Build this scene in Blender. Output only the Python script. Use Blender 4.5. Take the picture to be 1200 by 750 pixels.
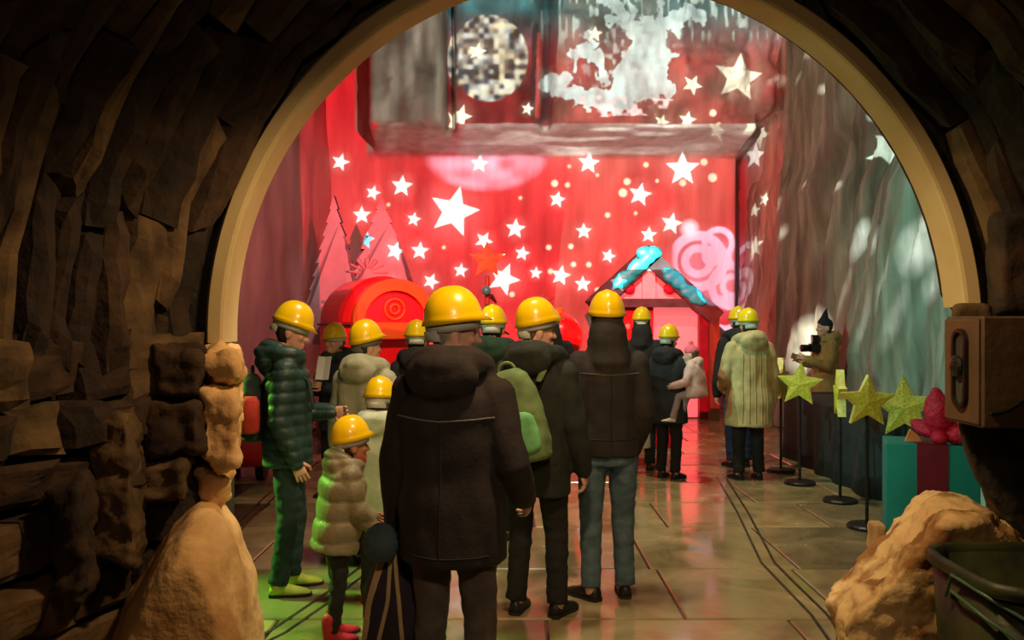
import bpy, bmesh, math, random
import numpy as np
from mathutils import Vector, Matrix, noise
from mathutils.bvhtree import BVHTree

PI = math.pi
R_ = math.radians
sc = bpy.context.scene
COL = sc.collection
for o in list(bpy.data.objects):
    bpy.data.objects.remove(o)

# ------------------------------------------------------------------ camera
CAM_Z = 1.65
F = 1000.0                      # focal length in pixels of the 1200 x 750 frame
cam = bpy.data.objects.new('camera', bpy.data.cameras.new('camera'))
COL.objects.link(cam)
cam.location = (0, 0, CAM_Z)
cam.rotation_euler = (PI / 2, 0, 0)
cam.data.sensor_width = 36
cam.data.lens = 36 * F / 1200
cam.data.clip_start = 0.05
sc.camera = cam


def P(u, v, d):
    """pixel + distance along the view axis -> world point"""
    return Vector(((u - 600) / F * d, d, CAM_Z - (v - 375) / F * d))


# ------------------------------------------------------------------ world, exposure
w = bpy.data.worlds.new('world')
sc.world = w
w.use_nodes = True
w.node_tree.nodes['Background'].inputs[0].default_value = (0.5, 0.42, 0.36, 1)
w.node_tree.nodes['Background'].inputs[1].default_value = 0.0
sc.view_settings.view_transform = 'Standard'
sc.view_settings.look = 'None'
sc.view_settings.exposure = 0.0
sc.view_settings.gamma = 1.0
sc.view_settings.use_curve_mapping = False
try:
    sc.cycles.use_denoising = True
    sc.cycles.max_bounces = 8
    sc.cycles.sample_clamp_indirect = 4
except Exception:
    pass


# ------------------------------------------------------------------ lamps
def aim(o, target):
    o.rotation_euler = (Vector(target) - o.location).to_track_quat('-Z', 'Y').to_euler()


def lamp(name, kind, loc, energy, color, target=None, size=0.1, angle=90, blend=0.3):
    L = bpy.data.lights.new(name, kind)
    L.energy = energy
    L.color = color
    if kind == 'AREA':
        L.shape = 'DISK'
        L.size = size
    else:
        L.shadow_soft_size = size
    if kind == 'SPOT':
        L.spot_size = R_(angle)
        L.spot_blend = blend
    o = bpy.data.objects.new(name, L)
    COL.objects.link(o)
    o.location = loc
    if target:
        aim(o, target)
    return o


# tunnel: a warm bulkhead lamp under the crown of the arch, shining down
lamp('tunnel_lamp', 'SPOT', (0.30, 3.0, 3.0), 150, (1.0, 0.64, 0.30), (0.25, 3.6, 0.0), 0.10, 150, 0.4)
# a warm lamp further back in the tunnel, pointed at the visitors
lamp('tunnel_lamp', 'SPOT', (0.5, 0.2, 2.95), 105, (1.0, 0.74, 0.46), (0.35, 5.0, 0.9), 0.12, 50, 0.7)
lamp('tunnel_lamp', 'POINT', (0.2, -0.2, 3.2), 30, (1.0, 0.62, 0.36), None, 0.15)
# chamber: warm white down-lights behind the arch wall, above the crowd
lamp('chamber_lamp', 'SPOT', (0.0, 4.9, 5.2), 520, (1.0, 0.86, 0.56), (-0.1, 5.5, 0), 0.25, 75, 0.6)
lamp('chamber_lamp', 'SPOT', (1.4, 7.6, 6.4), 700, (1.0, 0.86, 0.56), (1.3, 9.0, 0), 0.25, 62, 0.6)
# green floods behind the jambs
lamp('green_flood', 'SPOT', (-2.5, 5.3, 1.7), 360, (0.30, 1.0, 0.10), (-1.1, 4.7, 0.0), 0.10, 56, 0.6)
lamp('green_flood', 'SPOT', (-2.75, 5.5, 3.3), 520, (0.26, 1.0, 0.72), (4.3, 8.0, 1.9), 0.12, 50, 0.8)
lamp('red_bounce_fill', 'SPOT', (-0.4, 6.2, 4.8), 1250, (1.0, 0.30, 0.27), (-3.3, 11.5, 2.4), 0.12, 62, 0.7)  # added fill standing in for red bounce on the left wall
# fill lamps added for the cutout trees, the arch ring and the gabled house
lamp('tree_fill', 'SPOT', (-0.6, 8.2, 5.4), 420, (1.0, 0.85, 0.85), (-2.3, 12.8, 2.7), 0.08, 20, 0.6)  # extra lamp, pales the tree boards
lamp('arch_fill', 'SPOT', (-2.6, 5.6, 3.4), 130, (0.55, 1.0, 0.45), (2.1, 4.1, 2.3), 0.08, 24, 0.7)  # extra lamp, tints the right side of the ring green
lamp('house_fill', 'SPOT', (2.0, 10.6, 5.2), 340, (0.75, 0.95, 1.0), (2.3, 14.0, 2.3), 0.05, 24, 0.5)  # extra cool lamp, brings out the icing colour

# ------------------------------------------------------------------ projectors (real spot lamps with a picture slide)
WALL_Y = 16.0
UP_Y = 14.6


def star_mask(U, V, cx, cy, r, rot=0.0, k=0.45, soft=1.0):
    dx, dy = U - cx, V - cy
    th = np.arctan2(dx, -dy) - rot
    rr = np.hypot(dx, dy)
    seg = 2 * PI / 5
    a = np.abs((th + seg / 2) % seg - seg / 2)
    # edge from the tip (r, angle 0) to the notch (k r, angle 36 deg)
    x, y = rr * np.cos(a), rr * np.sin(a)
    tx, ty = k * r * math.cos(PI / 5), k * r * math.sin(PI / 5)
    nx, ny = ty, (r - tx)
    ln = math.hypot(nx, ny)
    dist = ((x - r) * nx + y * ny) / ln
    return np.clip(0.5 - dist / soft, 0, 1)


def disc_mask(U, V, cx, cy, rx, ry=None, soft=1.5):
    ry = ry or rx
    return np.clip((1 - np.hypot((U - cx) / rx, (V - cy) / ry)) * min(rx, ry) / soft, 0, 1)


def poly_mask(U, V, pts):
    inside = np.zeros(U.shape, bool)
    n = len(pts)
    for i in range(n):
        x1, y1 = pts[i]
        x2, y2 = pts[(i + 1) % n]
        c = ((y1 > V) != (y2 > V)) & (U < (x2 - x1) * (V - y1) / ((y2 - y1) or 1e-9) + x1)
        inside ^= c
    return inside.astype(float)


def seg_mask(U, V, x1, y1, x2, y2, wd):
    dx, dy = x2 - x1, y2 - y1
    t = np.clip(((U - x1) * dx + (V - y1) * dy) / (dx * dx + dy * dy), 0, 1)
    return np.clip((wd - np.hypot(U - x1 - t * dx, V - y1 - t * dy)) / 1.2 + 0.5, 0, 1)


_rng = np.random.default_rng(5)
_NG = _rng.random((128, 128))


def vnoise(U, V, su, sv):
    x, y = (U / su) % 128, (V / sv) % 128
    xi, yi = np.floor(x).astype(int) % 128, np.floor(y).astype(int) % 128
    fx, fy = x - np.floor(x), y - np.floor(y)
    fx, fy = fx * fx * (3 - 2 * fx), fy * fy * (3 - 2 * fy)
    a, b = _NG[yi, xi], _NG[yi, (xi + 1) % 128]
    c, d = _NG[(yi + 1) % 128, xi], _NG[(yi + 1) % 128, (xi + 1) % 128]
    return (a * (1 - fx) + b * fx) * (1 - fy) + (c * (1 - fx) + d * fx) * fy


def slide_back(U, V):
    """picture thrown on the end wall: red sky with white stars, ornament, deer, scrolls"""
    img = np.zeros(U.shape + (3,))

    def put(mask, col, add=False):
        m = mask[..., None]
        c = np.array(col, float)
        img[:] = img + m * c if add else img * (1 - m) + m * c

    img[:] = (1.0, 0.022, 0.035)
    img *= (0.72 + 0.5 * vnoise(U, V, 60, 40))[..., None]
    # upper half of the picture: dark wine and teal
    up = np.clip((190 - V) / 12, 0, 1) * np.clip((U - 428) / 6, 0, 1)
    n = vnoise(U, V, 14, 30)
    top = np.clip((70 - V) / 60, 0, 1)
    col_up = np.stack([0.24 - 0.20 * top + 0.14 * n * (1 - top), 0.022 + 0.10 * top + 0.10 * n * top, 0.028 + 0.11 * top + 0.10 * n * top], -1) * (0.35 + 1.1 * vnoise(U, V, 22, 26))[..., None]
    img[:] = img * (1 - up[..., None]) + col_up * up[..., None]
    grey = np.clip((U - 428) / 4, 0, 1) * np.clip((528 - U) / 4, 0, 1) * np.clip((182 - V) / 10, 0, 1)
    n3 = vnoise(U, V, 9, 44)
    gcol = np.stack([0.05 + 0.22 * n3, 0.045 + 0.21 * n3, 0.035 + 0.16 * n3], -1)
    img[:] = img * (1 - grey[..., None]) + gcol * grey[..., None]
    band = np.clip((U - 528) / 14, 0, 1) * np.clip(2 - np.abs(V - 166) / 9, 0, 1) * np.clip((905 - U) / 30, 0, 1)
    n2 = vnoise(U, V, 55, 4)
    put(band * 0.92, (0.55, 0.42, 0.38))
    put(band * np.clip((n2 - 0.52) * 4, 0, 1) * np.clip(1 - np.abs(U - 700) / 190, 0, 1), (2.0, 2.0, 1.8))
    # lower right corner behind the crevice is dimmer
    put(np.clip((U - 872) / 8, 0, 1) * np.clip((V - 170) / 20, 0, 1) * 0.75, (0.16, 0.006, 0.012))
    # ornament ball made of flakes
    ball = disc_mask(U, V, 573, 68, 47, 52, 2)
    f = vnoise(U, V, 6.0, 6.0)
    f2 = vnoise(U + 300, V + 90, 7, 6)
    c = np.stack([0.12 + 0.70 * f + 0.25 * (1 - f2), 0.18 + 0.80 * f, 0.10 + 0.50 * f + 0.30 * f2], -1) * 0.75 * (0.25 + 1.1 * np.clip((f - 0.25) * 2, 0, 1))[..., None]
    img[:] = img * (1 - ball[..., None]) + c * ball[..., None]
    # dark ribbons beside the ball
    for x in (628, 642):
        put(seg_mask(U, V, x, 30, x - 3, 135, 4) * 0.8, (0.02, 0.015, 0.02))
    put(seg_mask(U, V, 633, 40, 630, 135, 3), (0.75, 0.06, 0.06))
    # pale deer with antlers
    white = (0.80, 1.08, 1.05)
    deer = np.zeros(U.shape)
    U0, V0 = U, V
    U = U + 9 * (vnoise(U0, V0, 7, 9) - .5) + 5 * (vnoise(U0 + 70, V0, 3, 4) - .5)
    V = V + 9 * (vnoise(U0 + 200, V0 + 50, 8, 8) - .5) + 5 * (vnoise(U0, V0 + 90, 3, 3) - .5)
    for poly in ([(745, 35), (782, 28), (784, 60), (788, 112), (762, 116), (735, 120), (708, 112), (722, 80)],
                 [(728, 30), (752, 18), (786, 22), (782, 52), (744, 60)],
                 [(712, 105), (740, 96), (742, 128), (720, 132), (660, 118), (668, 100)]):
        deer = np.maximum(deer, poly_mask(U, V, poly))
    for a in ((738, 34, 722, 8, 5), (722, 8, 706, 2, 4), (728, 20, 712, 26, 5), (742, 30, 738, 4, 4), (784, 30, 806, 14, 8), (806, 14, 824, 20, 6),
              (800, 16, 796, 40, 6), (770, 20, 772, 2, 3), (672, 64, 688, 60, 7), (688, 58, 702, 72, 7), (702, 72, 706, 92, 6), (676, 62, 672, 80, 4),
              (640, 96, 662, 92, 7), (650, 104, 672, 108, 8), (692, 40, 698, 52, 4), (786, 68, 796, 66, 4)):
        deer = np.maximum(deer, seg_mask(U, V, *a))
    U, V = U0, V0
    put(deer * (0.45 + 0.55 * vnoise(U, V, 7, 16)), white)
    put(disc_mask(U, V, 735, 70, 80, 70, 60) * np.clip((vnoise(U, V, 5, 6) - .62) * 5, 0, 1) * .6, (0.8, 0.9, 0.9))
    put(poly_mask(U, V, [(676, 110), (790, 116), (776, 134), (690, 138)]) * np.clip((vnoise(U, V, 6, 5) - 0.35) * 3, 0, 1), (1.1, 0.85, 0.85))
    put(np.clip((vnoise(U, V, 4, 14) - 0.62) * 5, 0, 1) * np.clip((60 - V) / 40, 0, 1) * np.clip((U - 620) / 20, 0, 1), (0.55, 0.75, 0.68))
    # soft pink moon under the ledge
    moon = disc_mask(U, V, 570, 180, 76, 46, 8) * np.clip((V - 181) / 4, 0, 1)
    put(moon * (0.35 + 0.65 * np.clip((vnoise(U, V, 16, 12) - 0.2) * 1.4, 0, 1)), (1.5, 0.62, 0.85))
    # scrollwork over the gable roof
    for (cx, cy, r, wd) in ((818, 306, 30, 6), (818, 306, 15, 5), (858, 335, 24, 5), (858, 335, 11, 4), (870, 300, 16, 4), (842, 285, 16, 4), (850, 368, 18, 5), (835, 300, 8, 5)):
        ring = np.clip((wd - np.abs(np.hypot(U - cx, V - cy) - r)) / 2 + 0.3, 0, 1)
        put(ring * np.clip((U - 786) / 8, 0, 1), (1.5, 0.85, 1.2))
    put(disc_mask(U, V, 830, 320, 58, 62, 30) * 0.5, (1.4, 0.40, 0.62))
    put(disc_mask(U, V, 808, 268, 13, 13, 8), (1.6, 1.1, 1.3))
    put(poly_mask(U, V, [(738, 345), (760, 302), (805, 345)]) * 0.9, (1.7, 1.45, 1.5))
    # stars
    S = [(532, 248, 28, .25), (471, 218, 12, .1), (399, 190, 10, .3), (437, 226, 8, .3), (424, 252, 10, .0), (485, 257, 8, .2), (492, 294, 10, .1),
         (604, 268, 11, .1), (684, 271, 9, .0), (653, 234, 9, .2), (690, 191, 12, .1), (750, 228, 13, .2), (800, 198, 19, .0), (787, 262, 12, .2),
         (590, 327, 18, .4), (657, 323, 11, .2), (628, 320, 7, .1), (683, 333, 9, .0), (612, 297, 8, .2), (713, 300, 8, .3), (760, 275, 9, .1),
         (540, 317, 8, .1), (567, 282, 10, .5), (728, 362, 11, .1), (576, 371, 8, .2), (436, 336, 12, .3), (505, 330, 9, .4), (432, 380, 9, .1),
         (540, 136, 13, .3), (865, 90, 26, .15), (812, 100, 11, .5), (805, 140, 10, .2), (775, 142, 8, .3), (885, 183, 14, .2), (893, 160, 16, .6),
         (890, 298, 12, .1), (890, 255, 8, .2), (846, 160, 10, .4), (618, 128, 7, .2), (562, 192, 10, .1), (697, 40, 9, .1), (905, 245, 8, .4), (560, 60, 10, .2)]
    for (x, y, r, rot) in S:
        tint = (1.9, 1.85, 1.75) if y > 182 else (1.3, 1.3, 1.0)
        put(star_mask(U, V, x, y, r * 1.08, rot), tint)
        put(disc_mask(U, V, x, y, r * 1.7, None, r * 3) * 0.16, tint, True)
    put(star_mask(U, V, 395, 322, 13, .2), (0.1, 1.3, 1.7))
    for (x, y, r) in ((665, 217, 4), (667, 195, 3), (643, 290, 4), (669, 289, 4), (712, 252, 4), (735, 213, 5), (835, 208, 6), (650, 215, 5), (730, 226, 6),
                      (800, 214, 5), (700, 205, 3), (757, 193, 4), (835, 132, 5), (842, 146, 4), (825, 190, 5), (672, 310, 4), (645, 318, 4), (690, 310, 4), (610, 232, 3),
                      (520, 290, 3), (455, 240, 3), (600, 345, 4), (700, 340, 4), (745, 250, 3), (770, 212, 3)):
        put(disc_mask(U, V, x, y, r, None, 2), (1.7, 1.1, 0.8))
    return np.clip(img, 0, 2.2)


def slide_right(U, V):
    """a second picture that grazes the right rock face: green grey wash and white flecks"""
    img = np.zeros(U.shape + (3,))
    n = vnoise(U + 0.25 * V, V, 10, 90)
    g = np.clip((U - 930) / 160, 0, 1)
    base = 0.05 + 0.13 * n
    img[..., 0] = base * (1.0 - 0.60 * g)
    img[..., 1] = base * (0.80 + 0.25 * g)
    img[..., 2] = base * (0.52 + 0.42 * g)

    def put(mask, col):
        m = mask[..., None]
        img[:] = img * (1 - m) + m * np.array(col, float)

    for (x, y, rx, ry, a) in ((1000, 278, 8, 30, 1.0), (1082, 285, 20, 48, .75), (1095, 330, 14, 30, .5), (948, 402, 24, 46, 1.0), (1030, 285, 6, 22, .5),
                              (905, 92, 6, 10, .7), (925, 88, 5, 10, .8), (951, 100, 7, 8, .8), (938, 215, 5, 8, .7), (980, 218, 6, 9, .7), (912, 240, 4, 12, .7),
                              (918, 272, 5, 12, .8), (1045, 340, 8, 40, .35), (1015, 380, 6, 40, .3), (935, 60, 7, 8, .6), (960, 70, 5, 8, .6), (1005, 130, 5, 8, .6),
                              (1060, 380, 8, 50, .25), (985, 340, 4, 40, .25)):
        xs = U + 0.25 * (V - y)
        m = disc_mask(xs, V, x, y, rx, ry, min(rx, ry) * 0.7) * (0.5 + 0.5 * vnoise(U, V, 5, 12))
        put(m * a, (1.15, 1.45, 1.5) if x > 990 else ((3.6, 3.6, 3.2) if x == 948 else (1.35, 1.4, 1.25)))
    put(star_mask(U + 0.25 * (V - 165), V, 1022, 165, 24, .3, .5), (1.1, 1.6, 1.55))
    return np.clip(img, 0, 4)


def projector(name, loc, target, energy, half_w, half_h, slide, plane):
    o = lamp(name, 'SPOT', loc, energy, (1, 1, 1), target, 0.01, 2 * math.degrees(math.atan(math.hypot(half_w, half_h))) * 1.02, 0.0)
    M = np.array(o.rotation_euler.to_matrix())
    W, H = 1280, 900
    a = (np.arange(W) + 0.5) / W * 2 * half_w - half_w
    b = (np.arange(H) + 0.5) / H * 2 * half_h - half_h
    A, B = np.meshgrid(a, b)
    D = np.stack([A, B, -np.ones_like(A)], -1) @ M.T
    org = np.array(loc)
    if plane == 'back':
        t1 = (WALL_Y - org[1]) / np.maximum(D[..., 1], 1e-3)
        t2 = (UP_Y - org[1]) / np.maximum(D[..., 1], 1e-3)
        z2 = org[2] + t2 * D[..., 2]
        x2 = org[0] + t2 * D[..., 0]
        u2 = 600 + F * x2 / UP_Y
        t = np.where((z2 > 5.02) & (u2 > 428), t2, t1)
    else:
        t = (4.35 - org[0]) / np.maximum(D[..., 0], 1e-3)
    Q = org + D * t[..., None]
    U = 600 + F * Q[..., 0] / np.maximum(Q[..., 1], 0.5)
    V = 375 - F * (Q[..., 2] - CAM_Z) / np.maximum(Q[..., 1], 0.5)
    rgb = slide(U, V)
    buf = np.ones((H, W, 4), np.float32)
    buf[..., :3] = rgb
    im = bpy.data.images.new(name + '_slide', W, H, alpha=False, float_buffer=True)
    im.colorspace_settings.name = 'Non-Color'
    im.pixels.foreach_set(buf.ravel())
    im.update()
    im.pack()
    o.data.use_nodes = True
    nt = o.data.node_tree
    N, L = nt.nodes, nt.links
    em = next(x for x in N if x.type == 'EMISSION')
    tc = N.new('ShaderNodeTexCoord')
    sx = N.new('ShaderNodeSeparateXYZ')
    L.new(tc.outputs['Normal'], sx.inputs[0])
    cx = N.new('ShaderNodeCombineXYZ')
    for i, h in enumerate((half_w, half_h)):
        dv = N.new('ShaderNodeMath'); dv.operation = 'DIVIDE'
        L.new(sx.outputs[i], dv.inputs[0]); L.new(sx.outputs[2], dv.inputs[1])
        ma = N.new('ShaderNodeMath'); ma.operation = 'MULTIPLY_ADD'
        L.new(dv.outputs[0], ma.inputs[0]); ma.inputs[1].default_value = -0.5 / h; ma.inputs[2].default_value = 0.5
        L.new(ma.outputs[0], cx.inputs[i])
    tx = N.new('ShaderNodeTexImage')
    tx.image = im
    tx.extension = 'CLIP'
    L.new(cx.outputs[0], tx.inputs[0])
    L.new(tx.outputs[0], em.inputs['Color'])
    return o


projector('picture_projector', (0.45, 5.4, 3.9), (0.45, 16.0, 4.5), 7400, 0.46, 0.50, slide_back, 'back')
projector('picture_projector', (-2.3, 6.6, 5.0), (4.35, 11.0, 3.6), 5200, 0.75, 0.62, slide_right, 'right')


# ------------------------------------------------------------------ materials
def mat(name, col, col2=None, rough=0.7, scale=6.0, detail=4.0, bump=0.0, bscale=None, metal=0.0, spec=0.5, stretch=(1, 1, 1), lo=0.35, hi=0.65,
        emit=None, es=0.0, coat=0.0, sheen=0.0, distort=0.0, rough2=None):
    m = bpy.data.materials.new(name)
    m.use_nodes = True
    nt = m.node_tree
    N, L = nt.nodes, nt.links
    b = N['Principled BSDF']
    b.inputs['Roughness'].default_value = rough
    b.inputs['Metallic'].default_value = metal
    b.inputs['Specular IOR Level'].default_value = spec
    if coat:
        b.inputs['Coat Weight'].default_value = coat
        b.inputs['Coat Roughness'].default_value = 0.08
    if sheen:
        b.inputs['Sheen Weight'].default_value = sheen
    tc = N.new('ShaderNodeTexCoord')
    mp = N.new('ShaderNodeMapping')
    mp.inputs['Scale'].default_value = stretch
    L.new(tc.outputs['Object'], mp.inputs[0])
    no = N.new('ShaderNodeTexNoise')
    no.inputs['Scale'].default_value = scale
    no.inputs['Detail'].default_value = detail
    no.inputs['Distortion'].default_value = distort
    L.new(mp.outputs[0], no.inputs['Vector'])
    cr = N.new('ShaderNodeValToRGB')
    cr.color_ramp.elements[0].position = lo
    cr.color_ramp.elements[1].position = hi
    c2 = col2 if col2 else tuple(min(1, c * 1.25) for c in col)
    cr.color_ramp.elements[0].color = (*col, 1)
    cr.color_ramp.elements[1].color = (*c2, 1)
    L.new(no.outputs[0], cr.inputs[0])
    L.new(cr.outputs[0], b.inputs['Base Color'])
    if rough2 is not None:
        mr = N.new('ShaderNodeMapRange')
        mr.inputs['From Min'].default_value = 0.35
        mr.inputs['From Max'].default_value = 0.65
        mr.inputs['To Min'].default_value = rough
        mr.inputs['To Max'].default_value = rough2
        L.new(no.outputs[0], mr.inputs[0])
        L.new(mr.outputs[0], b.inputs['Roughness'])
    if bump:
        nb = N.new('ShaderNodeTexNoise')
        nb.inputs['Scale'].default_value = bscale or scale * 4
        nb.inputs['Detail'].default_value = 5
        L.new(mp.outputs[0], nb.inputs['Vector'])
        bp = N.new('ShaderNodeBump')
        bp.inputs['Strength'].default_value = bump
        bp.inputs['Distance'].default_value = 0.02
        L.new(nb.outputs[0], bp.inputs['Height'])
        L.new(bp.outputs[0], b.inputs['Normal'])
    if emit:
        b.inputs['Emission Color'].default_value = (*emit, 1)
        b.inputs['Emission Strength'].default_value = es
    return m


M = {}
M['mortar'] = mat('dark_mortar', (0.010, 0.007, 0.006), (0.022, 0.014, 0.010), 0.95, 9, bump=0.6)  # near-black backing behind the stones
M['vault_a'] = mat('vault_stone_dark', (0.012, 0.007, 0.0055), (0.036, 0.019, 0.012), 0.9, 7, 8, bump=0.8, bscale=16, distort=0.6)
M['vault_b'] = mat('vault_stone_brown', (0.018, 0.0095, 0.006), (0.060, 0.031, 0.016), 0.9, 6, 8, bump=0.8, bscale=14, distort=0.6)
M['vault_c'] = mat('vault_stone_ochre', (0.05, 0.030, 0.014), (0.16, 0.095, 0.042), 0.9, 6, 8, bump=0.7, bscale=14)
M['limestone'] = mat('pale_limestone', (0.52, 0.28, 0.105), (0.84, 0.54, 0.25), 0.85, 4, 8, bump=0.6, bscale=18, distort=0.5, lo=0.3, hi=0.6)
M['boulder_r'] = mat('ochre_limestone', (0.26, 0.12, 0.03), (0.70, 0.48, 0.22), 0.85, 4.5, 9, bump=0.9, bscale=16, distort=0.8, lo=0.40, hi=0.53)
M['dark_rock'] = mat('dark_wet_rock', (0.012, 0.011, 0.009), (0.05, 0.045, 0.032), 0.7, 6, 8, bump=0.8, bscale=14)
M['cream_paint'] = mat('cream_paint', (0.62, 0.48, 0.24), (0.72, 0.58, 0.32), 0.5, 3, 3, bump=0.05)
M['quarry'] = mat('sawn_quarry_face', (0.40, 0.37, 0.34), (0.62, 0.58, 0.54), 0.75, 1.4, 8, bump=0.5, bscale=5, stretch=(3.0, 3.0, 0.45), lo=0.3, hi=0.7)
M['quarry_l'] = mat('sawn_quarry_face_left', (0.24, 0.17, 0.16), (0.42, 0.32, 0.30), 0.8, 1.0, 7, bump=0.4, bscale=4, stretch=(2, 1.2, 0.6))
M['quarry_r'] = mat('streaked_quarry_face', (0.16, 0.14, 0.10), (0.52, 0.48, 0.38), 0.75, 1.5, 9, bump=0.7, bscale=5, stretch=(2, 2.6, 0.35), lo=0.3, hi=0.68, distort=0.7)
M['floor'] = mat('wet_floor_base', (0.035, 0.03, 0.022), (0.06, 0.05, 0.035), 0.2, 4, bump=0.15)
M['slab'] = mat('wet_stone_slab', (0.19, 0.145, 0.075), (0.40, 0.31, 0.16), 0.06, 2.2, 7, bump=0.05, bscale=5, lo=0.3, hi=0.7, distort=0.8, rough2=0.28, spec=0.6)
M['slab_b'] = mat('wet_stone_slab_dark', (0.12, 0.095, 0.052), (0.28, 0.22, 0.12), 0.10, 2.0, 7, bump=0.06, bscale=5, lo=0.3, hi=0.7, distort=0.8, rough2=0.30, spec=0.6)
M['slab_c'] = mat('pale_stone_slab', (0.34, 0.32, 0.20), (0.52, 0.48, 0.30), 0.16, 2.5, 6, bump=0.08, bscale=6, rough2=0.4)
M['rail'] = mat('worn_steel', (0.05, 0.045, 0.04), (0.13, 0.11, 0.09), 0.35, 8, metal=0.8, bump=0.1)
M['black'] = mat('black_cloth', (0.008, 0.008, 0.008), (0.016, 0.015, 0.015), 0.9, 10, bump=0.2)
M['black_metal'] = mat('black_metal', (0.01, 0.01, 0.01), (0.02, 0.02, 0.02), 0.4, 10, metal=0.3)
M['gold'] = mat('gold_glitter', (0.50, 0.38, 0.02), (0.80, 0.66, 0.06), 0.45, 60, 2, bump=0.5, bscale=120, lo=0.3, hi=0.7)
M['gold_dark'] = mat('dark_gold_glitter', (0.42, 0.26, 0.015), (0.66, 0.45, 0.03), 0.45, 60, 2, bump=0.5, bscale=120)
M['gold_edge'] = mat('pale_gold_rim', (0.75, 0.55, 0.12), (0.9, 0.75, 0.25), 0.4, 30)
M['teal_box'] = mat('turquoise_card', (0.0, 0.27, 0.27), (0.005, 0.33, 0.33), 0.55, 3)
M['maroon'] = mat('maroon_ribbon', (0.14, 0.008, 0.03), (0.20, 0.012, 0.045), 0.5, 8)
M['bow'] = mat('crimson_glitter', (0.50, 0.005, 0.045), (0.80, 0.02, 0.10), 0.4, 50, 2, bump=0.5, bscale=90)
M['orange_tag'] = mat('orange_card', (0.8, 0.25, 0.06), (0.9, 0.45, 0.2), 0.6, 20)
M['red_paint'] = mat('glossy_red_paint', (0.75, 0.008, 0.012), (0.85, 0.012, 0.02), 0.3, 2, coat=0.3)
M['red_dark'] = mat('dull_red_paint', (0.40, 0.006, 0.012), (0.5, 0.01, 0.018), 0.5, 3)
M['orange_paint'] = mat('orange_paint', (0.85, 0.15, 0.01), (0.95, 0.20, 0.02), 0.4, 3)
M['cream_trim'] = mat('pale_yellow_paint', (0.85, 0.75, 0.35), (0.9, 0.85, 0.5), 0.4, 6)
M['tree_face'] = mat('pale_pink_board', (0.26, 0.27, 0.28), (0.31, 0.32, 0.33), 0.7, 3)
M['tree_edge'] = mat('dark_green_edge', (0.02, 0.035, 0.015), (0.05, 0.06, 0.03), 0.8, 12)
M['brown'] = mat('brown_wood', (0.10, 0.045, 0.02), (0.20, 0.10, 0.045), 0.7, 5, stretch=(4, 4, 0.6), bump=0.2)
M['roof'] = mat('grey_brown_board', (0.045, 0.038, 0.035), (0.09, 0.075, 0.065), 0.7, 5, bump=0.2)
M['icing'] = mat('turquoise_icing', (0.0, 0.50, 0.52), (0.03, 0.70, 0.70), 0.4, 6)
M['white_panel'] = mat('white_panel', (0.75, 0.62, 0.64), (0.85, 0.74, 0.76), 0.6, 5)
M['pink_screen'] = mat('backlit_pink_screen', (0.8, 0.25, 0.25), (0.85, 0.3, 0.3), 0.6, 2, emit=(1.0, 0.16, 0.17), es=0.85)
M['star_orange'] = mat('rust_orange_card', (0.65, 0.13, 0.02), (0.75, 0.18, 0.03), 0.6, 5)
M['olive_star'] = mat('olive_card', (0.14, 0.10, 0.06), (0.18, 0.13, 0.08), 0.6, 5)
M['teal_ball'] = mat('teal_bauble', (0.02, 0.4, 0.36), (0.03, 0.5, 0.45), 0.2, 5)
M['white'] = mat('white_plastic', (0.72, 0.72, 0.66), (0.8, 0.8, 0.74), 0.4, 6)
M['helmet'] = mat('yellow_plastic', (0.92, 0.56, 0.0), (0.96, 0.64, 0.005), 0.28, 2, coat=0.25)
M['headband'] = mat('off_white_band', (0.50, 0.52, 0.46), (0.62, 0.64, 0.58), 0.5, 10)
M['band_grey'] = mat('grey_band', (0.12, 0.12, 0.11), (0.2, 0.2, 0.18), 0.6, 10)
M['skin'] = mat('skin', (0.70, 0.38, 0.28), (0.78, 0.45, 0.34), 0.5, 12, bump=0.05)
M['skin_shaded'] = mat('shaded_skin', (0.42, 0.15, 0.08), (0.50, 0.21, 0.12), 0.5, 12, bump=0.05)  # child's face: brown-red shadow put into the skin colour
M['eye'] = mat('eye', (0.05, 0.04, 0.03), (0.08, 0.06, 0.05), 0.2, 5)
M['hair_grey'] = mat('grey_hair', (0.22, 0.19, 0.16), (0.34, 0.30, 0.26), 0.7, 30, stretch=(1, 1, .2), bump=0.6)
M['hair_dark'] = mat('dark_hair', (0.012, 0.008, 0.005), (0.03, 0.018, 0.012), 0.5, 30, stretch=(1, 1, .2), bump=0.6)
M['hair_brown'] = mat('brown_hair', (0.08, 0.04, 0.02), (0.14, 0.08, 0.04), 0.6, 30, stretch=(1, 1, .2), bump=0.6)
M['cabinet'] = mat('rusty_brown_steel', (0.075, 0.042, 0.022), (0.12, 0.072, 0.038), 0.6, 6, bump=0.15)
M['cabinet_side'] = mat('tan_brown_steel', (0.105, 0.064, 0.033), (0.14, 0.088, 0.047), 0.6, 6, bump=0.15)
M['bin'] = mat('mossy_green_plastic', (0.008, 0.016, 0.010), (0.045, 0.055, 0.014), 0.5, 5, 6, bump=0.2)
M['panel_grey'] = mat('grey_green_plate', (0.045, 0.05, 0.038), (0.08, 0.085, 0.062), 0.6, 4, bump=0.1)
M['cable_green'] = mat('pale_green_cable', (0.05, 0.13, 0.08), (0.07, 0.17, 0.10), 0.4, 5)


def cloth(name, c, k=1.5, rough=0.85, bump=0.12, sheen=0.0):
    M[name] = mat(name, c, tuple(min(1, x * k) for x in c), rough, 14, 5, bump=bump, bscale=60, sheen=sheen)
    return name


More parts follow.
